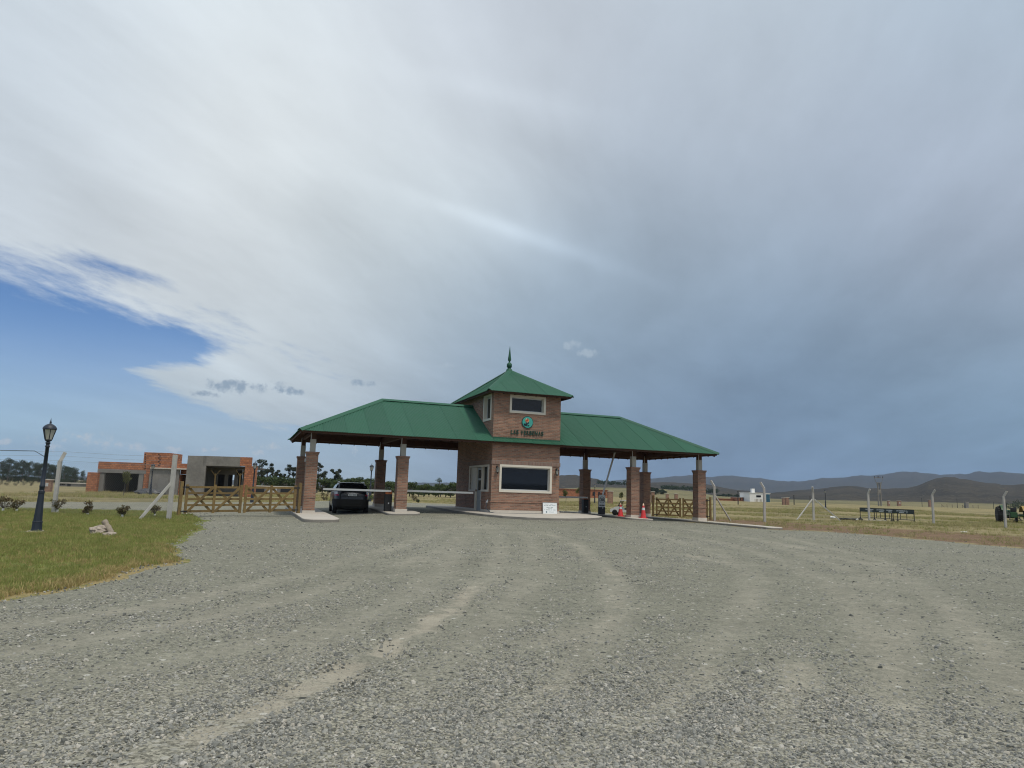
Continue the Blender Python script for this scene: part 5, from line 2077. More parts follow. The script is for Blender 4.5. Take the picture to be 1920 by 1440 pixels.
FR = empty('wire_fence', (0, 0, 0), 0, 'pasture fence of cranked concrete posts strung with thin wire', 'fence')
fp = [on_ground(px, py) for px, py in ((1340, 976.5), (1434, 979), (1526, 975.5), (1630, 977.5), (1751, 984), (1886, 990))]
for i, q in enumerate(fp):
    fence_post(FR, q, ((-.7, .5), (-.7, .5), (-.35, -.6), (.35, -.6), (.6, -.6), (.6, -.6))[i], H=2.12 if i != 2 else 2.1, thick=.13)
nx = fp[-1] + (fp[-1] - fp[-2]) * 1.1
nx = gpt(nx.x, nx.y)
fence_post(FR, nx, (.6, -.6))
for i, (dx_, dy_) in ((0, (.75, .55)), (2, (-.95, -.5)), (2, (.95, -.55))):
    q = fp[i]
    e = gpt(q.x + dx_ * 1.75, q.y + dy_ * 1.75)
    MB().beam((e.x, e.y, e.z - .05), (q.x + dx_ * .09, q.y + dy_ * .09, q.z + 1.55), .075, .075, bev=.008).build('brace', M['post_concrete'], FR)
for z in (.3, .9, 1.5, 2.0):
    wires(FR, [(q.x, q.y, q.z + z) for q in fp + [nx]], .0016)


# ------------------------------------------------------------------ log, rock, small litter
bm = bmesh.new()
bmesh.ops.create_icosphere(bm, subdivisions=4, radius=1.0)
for q in bm.verts:
    n_ = mnoise.fractal(q.co * 1.3 + Vector((3, 1, 0)), .8, 2.2, 5) * .28 + mnoise.noise(q.co * 5) * .07
    q.co = Vector((q.co.x * .24, q.co.y * .20, q.co.z * .16)) * (1 + n_)
p = on_ground(186, 1003)
ro = MB().bm(bm, None, 0, False).build('rock', M['rock'], None)
ro.location = p + Vector((0, 0, .09))
tag(ro, 'pale rough boulder lying on the lawn with a log leaning on it', 'rock')
bm = bmesh.new()
bmesh.ops.create_icosphere(bm, subdivisions=3, radius=1.0)
for q in bm.verts:
    q.co = Vector((q.co.x * .19, q.co.y * .14, q.co.z * .08)) * (1 + .3 * mnoise.fractal(q.co * 1.7, .8, 2.2, 4))
r2 = MB().bm(bm).build('rock', M['rock'], None)
q = on_ground(207, 1006)
r2.location = q + Vector((0, 0, .04))
tag(r2, 'small flat pale rock at the lower end of the log', 'rock')
lg = MB()
pts = [Vector((0, 0, 0)).lerp(Vector((.36, -.22, -.30)), k / 8) for k in range(9)]
lg.tube(pts, [.070 + .008 * math.sin(k * 2.1) for k in range(9)], 14)
lo_ = lg.build('log', M['log'], None)
for v_ in lo_.data.vertices:
    v_.co += Vector((mnoise.noise(v_.co * 9), mnoise.noise(v_.co * 9 + Vector((5, 0, 0))), mnoise.noise(v_.co * 9 + Vector((0, 5, 0))))) * .018
lo_.location = p + Vector((.02, .14, .35))
tag(lo_, 'grey sawn log propped across the pale boulder on the lawn', 'log')
q = on_ground(345, 967)
bm = bmesh.new()
bmesh.ops.create_icosphere(bm, subdivisions=2, radius=.12)
for v_ in bm.verts:
    v_.co = Vector((v_.co.x * 1.4, v_.co.y * .8, v_.co.z * .55)) * (1 + .5 * mnoise.noise(v_.co * 14))
pb = MB().bm(bm).build('plastic_bag', M['white'], None)
pb.location = q + Vector((0, 0, .05))
tag(pb, 'scrap of white plastic in the grass by the gate post', 'litter')

# ------------------------------------------------------------------ banner trestles at the pasture edge
TRL = [(1614, 975, 1668, 977, 'leftmost long dark green banner trestle with white lettering, behind the fence post'), (1648, 976.5, 1688, 979, 'second dark green banner trestle from the fence post, overlapping the first'),
       (1668, 978, 1700, 980, 'third dark green banner trestle, short lettering beside its white ring'), (1690, 979, 1722, 981.5, 'outermost dark green banner trestle, nearest the tractor')]
tA, tB = on_ground(1613, 973.5), on_ground(1722, 981)
tdir = (tB - tA).normalized()
tn = Vector((tdir.y, -tdir.x, 0))
if tn.y > 0:
    tn = -tn
Ltot = (tB - tA).length
rzt = math.atan2(tdir.y, tdir.x)
for i, (f0, f1, lab) in enumerate(((0, .47, TRL[0][4]), (.29, .60, TRL[1][4]), (.50, .72, TRL[2][4]), (.66, 1.0, TRL[3][4]))):
    a = tA + tdir * (Ltot * f0) + tn * (.10 * i)
    Lb = Ltot * (f1 - f0)
    z = float(gz(a.x, a.y))
    o = empty('banner_trestle', (a.x, a.y, z), rzt, lab, 'barrier', 'nested banner trestles')
    MB().box((.06, -.012, .66), (Lb - .06, .012, .97)).build('banner_board', M['signgreen'], o)
    for x in (.02, Lb - .02):
        MB().beam((x, 0, .0), (x, 0, .98), .045, .045).build('leg', M['black'], o)
        MB().add([(x - .03, -.16, 0), (x + .03, -.16, 0), (x + .03, .16, 0), (x - .03, .16, 0), (x, 0, .22)], [(0, 1, 4), (1, 2, 4), (2, 3, 4), (3, 0, 4), (3, 2, 1, 0)]).build('foot', M['black'], o)
    MB().beam((.04, 0, .20), (Lb - .04, 0, .20), .035, .035).build('rail', M['black'], o)
    MB().beam((.04, 0, .985), (Lb - .04, 0, .985), .035, .03).build('rail', M['black'], o)
    for x in (Lb * .36, Lb * .66):
        MB().beam((x, 0, .2), (x, 0, .66), .03, .03).build('upright', M['black'], o)
    wd = min(1.15, Lb * .5)
    cx = Lb * .40
    text('LAS VERBENAS', .12, M['whiteprint'], o, (cx, -.0135, .865), 'lettering', .001, wide=wd, bold=.004)
    text('SIERRAS', .10, M['whiteprint'], o, (cx + .08, -.0135, .745), 'lettering', .001, wide=wd * .55, bold=.004)
    rg_ = MB()
    n = 20
    v = [((.10 if k < n else .08) * math.cos(2 * PI * k / n) + cx + wd * .5 + .16, (.10 if k < n else .08) * math.sin(2 * PI * k / n) + .81, .0135) for k in range(2 * n)]
    rg_.add(v, [(k, (k + 1) % n, n + (k + 1) % n, n + k) for k in range(n)], XR)
    for k in range(3):
        a_ = k * 2.1
        rg_.add([(cx + wd * .5 + .16 + .075 * math.cos(a_ + e) * q, .81 + .075 * math.sin(a_ + e) * q, .0135) for e, q in ((0, 1), (.5, .45), (0, .05), (-.5, .45))], [(3, 2, 1, 0)], XR)
    rg_.build('emblem', M['whiteprint'], o)

# coil of hose and boards left by the fence
q = on_ground(1597, 976)
pts = []
for k in range(60):
    a = k * .52
    pts.append((q.x + (.62 + .12 * math.sin(k * 1.3)) * math.cos(a) * 1.3, q.y + (.3 + .08 * math.cos(k * 2.1)) * math.sin(a), q.z + .05 + .10 * (0.5 + .5 * math.sin(k * .9))))
cable('coiled_hose', pts, .03, M['black'], 'tangled black hose lying in the grass left of the banner trestles')
pkd = MB().beam((q.x + .9, q.y + .0, q.z + .07), (q.x + 2.6, q.y - .1, q.z + .10), .35, .05).build('plank', M['plinth'], None)
tag(pkd, 'pale weathered plank lying on the grass beside the tangled hose', 'plank')
pb2 = dup(pb, q + Vector((.25, -.35, .10)), 1.0, 'scrap of white plastic on the tangled black hose')
q = on_ground(1561, 972)
dup(pb, q + Vector((0, 0, .08)), 2.0, 'lump of white plastic at the foot of the braced fence post', 1.6)
q = on_ground(1808, 998)
dup(pb, q + Vector((0, 0, .02)), .4, 'flat white scrap on the bare verge below the pasture', (1.6, 1, .3))


# ------------------------------------------------------------------ tractor, seen from behind
TC = empty('tractor', (0, 0, 0), 0, 'old green tractor seen from behind with big black rear wheels', 'tractor')
for x in (-1.08, 1.08):
    Mx = Matrix.Translation((x - .21, 0, .72)) @ Matrix.Rotation(PI / 2, 4, 'Y')
    wl = MB().lathe([(.40, .02), (.62, .0), (.70, .05), (.72, .10), (.72, .32), (.70, .37), (.62, .42), (.40, .40)], 28, Mx).build('wheel', M['rubber'], TC)
    lug = MB()
    for k in range(20):
        a = 2 * PI * k / 20
        for sd in (0, 1):
            c = Vector((x + (-.11 if sd else .11), .715 * math.cos(a + sd * .16), .72 + .715 * math.sin(a + sd * .16)))
            lug.box((-.10, -.03, -.025), (.10, .03, .03), Matrix.Translation(c) @ Matrix.Rotation(a + sd * .16, 4, 'X') @ Matrix.Rotation(PI / 2, 4, 'X') @ Matrix.Rotation(R(25 if sd else -25), 4, 'Y'))
    lug.build('tread', M['rubber'], wl)
    MB().lathe([(.40, 0), (.36, -.02), (.12, .06)], 16, Mx @ Matrix.Translation((0, 0, .06 if x < 0 else .36)), smooth=False).build('rim', M['tractor_yellow'], wl)
    fd = MB()
    sg = 1 if x > 0 else -1
    v = []
    for k in range(9):
        a = R(30 + 130 * k / 8)
        for r_ in (.84, .87):
            for e in (.62, 1.0):
                v.append((sg * e, -.84 * math.cos(a) * 1.0 if r_ < .85 else -.87 * math.cos(a), .72 + r_ * math.sin(a)))
    f = []
    for k in range(8):
        b_ = 4 * k
        f += [(b_, b_ + 1, b_ + 5, b_ + 4), (b_ + 2, b_ + 6, b_ + 7, b_ + 3), (b_, b_ + 4, b_ + 6, b_ + 2), (b_ + 1, b_ + 3, b_ + 7, b_ + 5)]
    f += [(0, 2, 3, 1), (32, 33, 35, 34)]
    fd.add(v, f)
    fd.build('fender', M['tractor'] if x < 0 else M['tractor_yellow'], TC)
    Mf = Matrix.Translation((x * .62 - .08, 2.25, .40)) @ Matrix.Rotation(PI / 2, 4, 'Y')
    MB().lathe([(.2, .0), (.36, .01), (.40, .05), (.40, .11), (.36, .15), (.2, .16)], 20, Mf).build('front_wheel', M['rubber'], TC)
MB().tube([(-1.0, 0, .72), (1.0, 0, .72)], .11, 10).box((-.28, -.30, .50), (.28, .45, 1.0), bev=.04).build('rear_axle', M['tractor'], TC)
MB().box((-.30, .35, .70), (.30, 2.55, 1.18), bev=.08).build('bonnet', M['tractor'], TC)
MB().box((-.26, 1.0, .42), (.26, 2.45, .70), bev=.03).build('engine', M['black'], TC)
MB().box((-.24, -.22, 1.02), (.24, .22, 1.10), bev=.03).box((-.24, -.28, 1.10), (.24, -.18, 1.38), bev=.03).build('seat', M['black'], TC)
MB().tube([(0, .95, 1.10), (0, .62, 1.38)], .025, 6).build('steering_column', M['black'], TC)
Ms = Matrix.Translation((0, .60, 1.40)) @ Matrix.Rotation(R(-35), 4, 'X')
MB().tube([tuple(Ms @ Vector((.20 * math.cos(a), .20 * math.sin(a), 0))) for a in np.linspace(0, 2 * PI, 21)], .016, 5, caps=False).build('steering_wheel', M['black'], TC)
MB().tube([(-.12, 1.9, 1.15), (-.12, 1.9, 1.95)], .035, 8).tube([(-.12, 1.9, 1.5), (-.12, 1.9, 1.8)], .06, 8).build('exhaust', M['black'], TC)
mb = MB()
for x in (-.32, .32):
    mb.beam((x, -.20, .50), (x * 1.4, -.85, .30), .05, .06)
    mb.beam((x, -.15, .95), (x * 1.25, -.70, .32), .03, .03)
mb.beam((-.5, -.82, .30), (.5, -.82, .30), .06, .06)
mb.build('linkage', M['black'], TC)
q = on_ground(1901, 981)
TC.location = (q.x, q.y, q.z)
TC.rotation_euler = (0, 0, R(-24))


# ------------------------------------------------------------------ small utility cart behind the lane pillar
UC = empty('utility_cart', (0, 0, 0), 0, 'small white and black utility cart half hidden behind the traffic cones', 'cart')
MB().prism([(-.62, .22), (.95, .22), (.95, .42), (.55, .60), (.30, .62), (.10, .40), (-.30, .40), (-.62, .46)], -.42, .42, XR).build('body', M['white'], UC)
MB().box((-.55, -.38, .40), (-.05, .38, .52), bev=.03).box((-.60, -.38, .50), (-.48, .38, .82), bev=.03).build('seat', M['black'], UC)
rfm = MB()
for y in (-.40, .40):
    rfm.tube([(-.58, y, .45), (-.56, y, 1.02)], .018, 6)
    rfm.tube([(.42, y, .60), (.20, y, 1.02)], .018, 6)
rfm.build('roof_frame', M['black'], UC)
MB().box((-.66, -.45, 1.02), (.26, .45, 1.065), bev=.015).build('roof', M['white'], UC)
MB().add([(.41, -.38, .62), (.41, .38, .62), (.21, .38, 1.0), (.21, -.38, 1.0), (.40, -.38, .62), (.40, .38, .62), (.20, .38, 1.0), (.20, -.38, 1.0)], [(0, 1, 2, 3), (7, 6, 5, 4), (0, 4, 5, 1), (2, 6, 7, 3), (1, 5, 6, 2), (0, 3, 7, 4)]).build('windscreen', M['glass_clear'], UC)
MB().tube([(.30, 0, .62), (.14, 0, .76)], .02, 6).build('steering_column', M['black'], UC)
MB().box((-1.25, -.42, .42), (-.66, .42, .70), bev=.02).build('cargo_box', M['black'], UC)
for x in (-.42, .62):
    for y in (-.44, .34):
        MB().lathe([(.08, 0), (.19, .005), (.20, .03), (.20, .08), (.19, .10), (.08, .10)], 16, Matrix.Translation((x, y + .10, .20)) @ XR).build('wheel', M['rubber'], UC)
q = at_y(1172, 958, 50)
UC.location = (q.x, q.y, float(gz(q.x, q.y)))
UC.rotation_euler = (0, 0, R(155))

# ------------------------------------------------------------------ foliage builders
def leaf_cloud(centres, size, n, seed, squash=.7, jitter=1.0):
    """small leaf faces spread through clumps: centres = [(x, y, z, r)]"""
    rg = np.random.default_rng(seed)
    tot = sum(c[3] ** 2 for c in centres)
    V, F = [], []
    for cx, cy, cz_, r in centres:
        k = max(6, int(n * r * r / tot))
        d = rg.normal(0, 1, (k, 3))
        d /= np.linalg.norm(d, axis=1)[:, None]
        rr = r * rg.uniform(.25, 1.0, k) ** .55
        p = d * rr[:, None] * np.array([1, 1, squash]) + np.array([cx, cy, cz_])
        p += rg.normal(0, .10 * r * jitter, (k, 3))
        a = rg.normal(0, 1, (k, 3))
        a /= np.linalg.norm(a, axis=1)[:, None]
        b = np.cross(a, rg.normal(0, 1, (k, 3)))
        b /= np.linalg.norm(b, axis=1)[:, None] + 1e-9
        s = (size * rg.uniform(.55, 1.3, k))[:, None]
        for q in (p - a * s, p + b * s * .5, p + a * s, p - b * s * .5):
            V.append(q)
        F.append(k)
    # reorder into quads
    verts, faces = [], []
    i = 0
    for ci, k in enumerate(F):
        q0, q1, q2, q3 = V[4 * ci:4 * ci + 4]
        for j in range(k):
            b_ = len(verts)
            verts += [tuple(q0[j]), tuple(q1[j]), tuple(q2[j]), tuple(q3[j])]
            faces.append((b_, b_ + 1, b_ + 2, b_ + 3))
    mb = MB()
    mb.add(verts, faces)
    return mb


def make_tree(name, kind, H, seed, m, leaf, nleaf, label, cat, group, loc, lean=0.0):
    rg = random.Random(seed)
    o = empty(name, loc, rg.uniform(0, 6.28), label, cat, group)
    tr = MB()
    cen = []
    if kind == 'eucalyptus':        # bare lower trunk, open layered heads
        top = Vector((lean * H, 0, H * .86))
        pts = [Vector((0, 0, -.3)), Vector((lean * H * .2, .02 * H, H * .3)), Vector((lean * H * .55, -.02 * H, H * .6)), top]
        tr.tube(pts, [.030 * H, .024 * H, .016 * H, .006 * H], 7)
        for k in range(13):
            f = rg.uniform(.30, .98)
            b = Vector((lean * H * f, 0, H * f * .86))
            a = k * 2.4 + rg.uniform(-.4, .4)
            L = H * rg.uniform(.10, .27) * (1.25 - .55 * f)
            e = b + Vector((math.cos(a) * L, math.sin(a) * L, H * rg.uniform(.05, .14)))
            tr.tube([b, b.lerp(e, .5) + Vector((0, 0, -.01 * H)), e], [.010 * H, .007 * H, .003 * H], 5)
            for _ in range(3):
                cen.append((e.x + rg.uniform(-.06, .06) * H, e.y + rg.uniform(-.06, .06) * H, e.z + rg.uniform(-.04, .05) * H, H * rg.uniform(.035, .085)))
    elif kind == 'pine':            # broad dense dark crown, uneven top
        tr.tube([(0, 0, -.3), (.01 * H, 0, H * .5), (0, .01 * H, H * .9)], [.03 * H, .02 * H, .005 * H], 7)
        for k in range(26):
            f = rg.uniform(.06, .97)
            a = k * 2.4
            L = H * .30 * (1.1 - f) ** .6 * rg.uniform(.6, 1.1)
            e = Vector((math.cos(a) * L, math.sin(a) * L, H * f))
            tr.tube([(0, 0, H * f - .05 * H), e], [.008 * H, .003 * H], 4)
            cen.append((e.x, e.y, e.z, H * rg.uniform(.09, .15)))
            cen.append((e.x * .5, e.y * .5, e.z + .02 * H, H * rg.uniform(.08, .13)))
    else:                           # rounded bushy tree
        tr.tube([(0, 0, -.3), (.02 * H, 0, H * .3), (0, 0, H * .6)], [.03 * H, .022 * H, .008 * H], 6)
        for k in range(16):
            a, f = k * 2.4, rg.uniform(.2, .85)
            L = H * .38 * math.sqrt(max(0, 1 - ((f - .45) / .55) ** 2)) * rg.uniform(.6, 1.05)
            e = Vector((math.cos(a) * L, math.sin(a) * L, H * f))
            tr.tube([(0, 0, H * .25), e], [.012 * H, .004 * H], 4)
            cen.append((e.x, e.y, e.z, H * rg.uniform(.12, .20)))
    tr.build('trunk', M['bark'], o, uv=False)
    leaf_cloud(cen, leaf, nleaf, seed).build('crown', m, o, uv=False)
    return o


def far_pt(px, dist, dz=0.0):
    """ground point at a distance, along the azimuth of a photograph column near the horizon"""
    d = ray(px, 915)
    x, y = d.x / d.y * dist, dist
    return gpt(x, y, dz)


def px_h(px_tall, dist):
    return px_tall * dist / CAM_F


ORD = ('first second third fourth fifth sixth seventh eighth ninth tenth eleventh twelfth thirteenth fourteenth fifteenth sixteenth seventeenth').split()
pines = [make_tree('pine_tree', 'pine', 1.0, 100 + k, M['pine'], .020, 3600, 'dark dense pine in the wood on the left behind the lawn fence', 'tree', 'pine wood behind the lawn', (0, 0, -50)) for k in range(3)]
wood = [(-46, 250, 44), (-22, 258, 42), (2, 248, 41), (12, 244, 45), (26, 255, 40), (38, 246, 43), (50, 250, 40), (62, 256, 38), (70, 244, 38), (82, 250, 39), (92, 258, 35), (98, 246, 36), (108, 250, 34), (118, 244, 35), (124, 256, 33), (132, 250, 32), (138, 248, 30)]
used = [0, 0, 0]
for i, (px, dd, tall) in enumerate(wood):
    k = i % 3
    c = pines[k] if not used[k] else copy_tree(pines[k])
    used[k] = 1
    c.location = far_pt(px, dd, -.2)
    c.rotation_euler = (0, 0, i * 1.3)
    c.scale = (px_h(tall, dd) * .98,) * 3
    c['label'] = ORD[i] + ' dense dark pine from the left in the wood behind the street lamp'
c = copy_tree(pines[1])
c.location, c.scale, c['label'] = far_pt(152, 240, -.2), (px_h(24, 240) * .8, px_h(24, 240) * .8, px_h(24, 240) * 1.1), 'single smaller dark pine standing off the right end of the pine wood'
c = copy_tree(pines[0])
c.location, c.scale, c['label'] = far_pt(161, 236, -.2), (px_h(13, 240),) * 3, 'low bushy dark pine between the wood and the brick house'
del c['group']

EU = [(487, 62, .0, 'tall open eucalyptus just right of the unfinished house, leftmost of its row', 40), (499, 52, .03, 'eucalyptus with layered heads standing second from the unfinished house', 41), (512, 42, .0, 'shorter eucalyptus in the row between the house and the gate pillar', 42),
      (527, 36, -.05, 'low eucalyptus nearer the gate pillar, shortest of its row', 43), (547, 54, -.06, 'broad eucalyptus rising left of the gate pillar', 44), (573, 66, .02, 'big eucalyptus mostly hidden by the gate pillars, tallest of all', 45), (594, 58, .05, 'eucalyptus showing on the right of the gate pillar', 46)]
for px, tall, lean, lab, sd in EU:
    make_tree('eucalyptus_tree', 'eucalyptus', px_h(tall, 190), sd, M['euca'], .15, 3800, lab, 'tree', 'eucalyptus row', far_pt(px, 190, -.2), lean)
t_ = make_tree('eucalyptus_tree', 'eucalyptus', px_h(48, 170), 77, M['euca'], .16, 3000, 'lone leaning eucalyptus with a ragged head above the parked car', 'tree', None, far_pt(644, 170, -.2), -.30)
t_.rotation_euler = (0, 0, 0)
bt = [make_tree('bushy_tree', 'bush', 1.0, 200 + k, M['bush'], .040, 1900, 'round bushy green tree in the belt behind the canopy', 'tree', 'tree belt behind the gatehouse', (0, 0, -50)) for k in range(3)]
belt = [(468, 20), (480, 22), (494, 23), (507, 24), (521, 22), (536, 24), (552, 24), (604, 25), (616, 24), (628, 22), (640, 23), (653, 24), (664, 26), (674, 28), (684, 25), (697, 26), (710, 22), (722, 21), (736, 19), (748, 20), (768, 21), (776, 17), (786, 15), (795, 17), (805, 17), (818, 15), (826, 18), (836, 17), (846, 24), (856, 18), (868, 17)]
used = [0, 0, 0]
for i, (px, tall) in enumerate(belt):
    k = i % 3
    dd = 150 + (i * 37 % 23)
    c = bt[k] if not used[k] else copy_tree(bt[k])
    used[k] = 1
    c.location = far_pt(px, dd, -.1)
    c.rotation_euler = (0, 0, i * 1.9)
    h = px_h(tall + 8, dd)
    c.scale = (h * 1.35, h * 1.35, h)
    k0 = 0 if px < 604 else 7 if px < 664 else 12 if px < 722 else 17 if px < 768 else 20
    c['label'] = ORD[i - k0] + ' bushy tree from the left ' + {0: 'between the concrete house and the gate pillar', 7: 'between the gate pillar and the parked car', 12: 'behind the parked car', 17: 'between the two second pillars', 20: 'between the second front pillar and the booth'}[k0]
t_ = make_tree('bare_topped_tree', 'eucalyptus', px_h(36, 160), 91, M['bush'], .12, 500, 'thin tree with bare upper twigs left of the booth', 'tree', None, far_pt(823, 160, -.1), .02)
# clumps of trees out on the right hand plain
tl = [(1196, 420, 14), (1206, 430, 16), (1216, 400, 18), (1226, 410, 17), (1236, 420, 15), (1244, 410, 11)]
rb = [make_tree('plain_tree', 'bush', 1.0, 300 + k, M['pine'], .045, 1500, 'dark round tree in the clump on the plain behind the right hand gate', 'tree', 'tree clump on the plain', (0, 0, -50)) for k in range(2)]
used = [0, 0]
for i, (px, dd, tall) in enumerate(tl):
    k = i % 2
    c = rb[k] if not used[k] else copy_tree(rb[k])
    used[k] = 1
    c.location = far_pt(px, dd, -.1)
    c.rotation_euler = (0, 0, i * 1.7)
    h = px_h(tall + 4, dd)
    c.scale = (h * 1.2, h * 1.2, h)
    c['label'] = ORD[i] + ' dark round tree from the left in the clump above the right hand gate'
def tree_line(px0, px1, dist, tall, n, m, up=0.0):
    cen = []
    rg = random.Random(int(px0))
    for i in range(n):
        p = far_pt(px0 + (px1 - px0) * (i + rg.random()) / n, dist * rg.uniform(.98, 1.04))
        h = px_h(tall * rg.uniform(.5, 1.1), dist)
        cen.append((p.x, p.y, p.z + up + h * .5, h * .75))
    o = leaf_cloud(cen, px_h(1.1, dist), n * 70, int(px1), .8).build('tree_line', m, None, uv=False)
    tag(o, 'dark line of far off trees across the plain', None, None, 'stuff')
    return o
tree_line(1240, 1300, 610, 6, 34, M['pine'], 8)
tree_line(1318, 1345, 600, 7, 16, M['pine'], 6)
tree_line(1345, 1410, 560, 4, 30, M['pine'], 3)
tree_line(1120, 1190, 700, 7, 30, M['pine'], 12)
tree_line(1888, 1925, 330, 16, 18, M['pine'], 0)

# ------------------------------------------------------------------ shrubs along the lawn fence
def shrub(loc, H, seed, label, m, group, two=False, white=True):
    rg = random.Random(seed)
    o = empty('shrub', loc, 0, label, 'shrub', group)
    st = MB()
    cen = []
    for k in range(11):
        a = k * 2.4
        e = Vector((math.cos(a) * H * rg.uniform(.18, .42), math.sin(a) * H * rg.uniform(.18, .42), H * rg.uniform(.45, .98)))
        st.tube([(0, 0, H * .30), e * .6 + Vector((0, 0, H * .12)), e], [.012, .008, .004], 4)
        cen.append((e.x, e.y, e.z, H * rg.uniform(.13, .21)))
    if two:
        for k in range(6):
            a = k * 2.4 + 1
            cen.append((math.cos(a) * H * .2, math.sin(a) * H * .2, H * rg.uniform(1.15, 1.5), H * rg.uniform(.12, .18)))
    st.build('branches', M['bark'], o, uv=False)
    if white:
        MB().tube([(0, 0, -.05), (.01, 0, H * .14), (.02, .0, H * .32)], [.055, .05, .04], 8).build('painted_trunk', M['white'], o, uv=False)
    leaf_cloud(cen, .036, 430, seed, .9, 2.6).build('foliage', m, o, uv=False)
    return o


for i, (px, py, tall, lab, two) in enumerate(((4, 962, 33, 'reddish young shrub cut by the left edge of the photo', False), (30, 962, 28, 'reddish young shrub with white painted stem left of the street lamp', False), (106, 964, 32, 'shrub with white painted stem right behind the cranked concrete post', False),
                                              (163, 968, 22, 'two tiered dark shrub between the concrete post and the boulder', True), (228, 972, 27, 'small shrub with tall white painted stem right of the boulder', False), (289, 971, 27, 'small shrub with white painted stem by the slanting fence brace', False))):
    q = on_ground(px, py)
    shrub(q, px_h(tall, q.y) * .82, 400 + i, lab, M['photinia'], 'young shrubs with white painted stems', two)
for i, (px, py, tall, m, lab) in enumerate(((607, 943, 17, 'photinia', 'dark garden shrub left of the parked car'), (697, 942, 13, 'bush', 'small shrub right behind the parked car'), (776, 944, 15, 'photinia', 'reddish shrub right of the second front pillar'), (783, 944, 7, 'bush', 'low round green shrub on the dry grass beyond the second pillar'),
                                            (724, 942, 12, 'photinia', 'reddish shrub at the foot of the second back pillar'))):
    q = on_ground(px, py)
    shrub(q, px_h(tall, q.y), 430 + i, lab, M[m], 'garden shrubs beyond the gatehouse', False, False)
for i, (px, tall, dd) in enumerate(((-20, 17, 96), (-2, 15, 88), (12, 13, 94), (30, 11, 100), (44, 12, 104), (58, 9, 108))):
    p = far_pt(px, dd)
    shrub(p, px_h(tall, dd), 460 + i, ORD[i] + ' pale grey scrub bush from the left in the rough below the pine wood', M['greybush'], 'grey scrub below the pine wood', False, False)
# young trees
def sapling(px, py, tall, lab, seed):
    q = on_ground(px, py)
    H = px_h(tall, q.y)
    o = empty('young_tree', q, 0, lab, 'tree')
    MB().tube([(0, 0, -.1), (.02, 0, H * .5), (0, .02, H * .9)], [.035, .028, .012], 6).build('trunk', M['bark'], o, uv=False)
    rg = random.Random(seed)
    leaf_cloud([(rg.uniform(-.12, .12) * H, rg.uniform(-.12, .12) * H, H * rg.uniform(.62, 1.0), H * rg.uniform(.09, .15)) for _ in range(7)], .09, 420, seed, .9, 1.6).build('crown', M['young'], o, uv=False)
sapling(231, 932, 44, 'thin young tree in front of the open dark carport', 510)
sapling(1061, 945, 24, 'young yellowish tree in front of the red brick wall beside the booth', 511)
sapling(1084, 940, 24, 'slim dark sapling against the red brick wall left of the back pillar', 512)
sapling(1165, 945, 20, 'thin sapling on the grass left of the cone pillar', 513)


# ------------------------------------------------------------------ the unfinished house on the left
HY = 78.0
hb = at_y(325, 925, HY)
HO = empty('unfinished_house', (hb.x, HY, 0), R(2.0), 'unfinished low house of bare orange brick and grey concrete behind the lawn', 'house')


def hx(px, py):
    p = at_y(px, py, HY)
    return p.x - hb.x, p.z


def c6(x, y):
    return hx(150 + x / 5.647, 820 + y / 5.647)


def slab6(name, x0, y0, x1, y1, d0, d1, m, zmin=None):
    """box whose front matches a rectangle of the photograph; d0, d1 depth behind the front"""
    a, b = c6(x0, y0), c6(x1, y1)
    xm0, xm1 = a[0], b[0]
    z1 = (c6(x0, y0)[1] + c6(x1, y0)[1]) / 2
    z0 = (c6(x0, y1)[1] + c6(x1, y1)[1]) / 2 if zmin is None else zmin
    return MB().box((xm0, d0, z0), (xm1, d1, z1)).build(name, M[m], HO)


GZ = -.35
slab6('brick_pier', 120, 372, 206, 560, -.4, 1.6, 'hollow_brick', GZ)
slab6('concrete_column', 206, 381, 252, 560, .02, .30, 'cement_dark', GZ)
slab6('carport_wall', 206, 345, 252, 560, .31, 7.0, 'cement_shaded', GZ)
slab6('carport_wall', 664, 345, 690, 560, .3, 7.0, 'cement_shaded', GZ)
slab6('brick_parapet', 212, 264, 690, 342, 0, .2, 'hollow_brick')
slab6('lintel', 206, 343, 706, 380, -.05, .3, 'cement_dark')
slab6('carport_ceiling', 206, 345, 700, 372, .3, 7.0, 'cement_shaded')
slab6('back_wall', 206, 300, 700, 560, 7.0, 7.2, 'cement_shaded', GZ)
slab6('concrete_column', 632, 381, 662, 560, .0, .25, 'cement_dark', GZ)
slab6('brick_tower', 690, 162, 940, 330, -.05, 3.2, 'hollow_brick')
slab6('brick_column', 694, 330, 758, 545, -.04, .6, 'hollow_brick', GZ)
slab6('brick_parapet', 940, 276, 1166, 332, .3, .5, 'hollow_brick')
slab6('roof_slab', 770, 326, 1166, 338, -.5, 4.0, 'plinth')
slab6('rendered_wall', 760, 338, 1045, 560, -.3, -.1, 'cement', GZ)
slab6('wall_niche', 850, 430, 940, 560, -.36, -.3, 'cement_dark', GZ)
slab6('brick_panel', 1046, 339, 1160, 392, .5, .7, 'hollow_brick')
slab6('recess_back', 1040, 392, 1166, 560, 3.0, 3.2, 'cement_shaded', GZ)
slab6('brick_return', 1040, 392, 1052, 560, -.1, 3.0, 'hollow_brick', GZ)
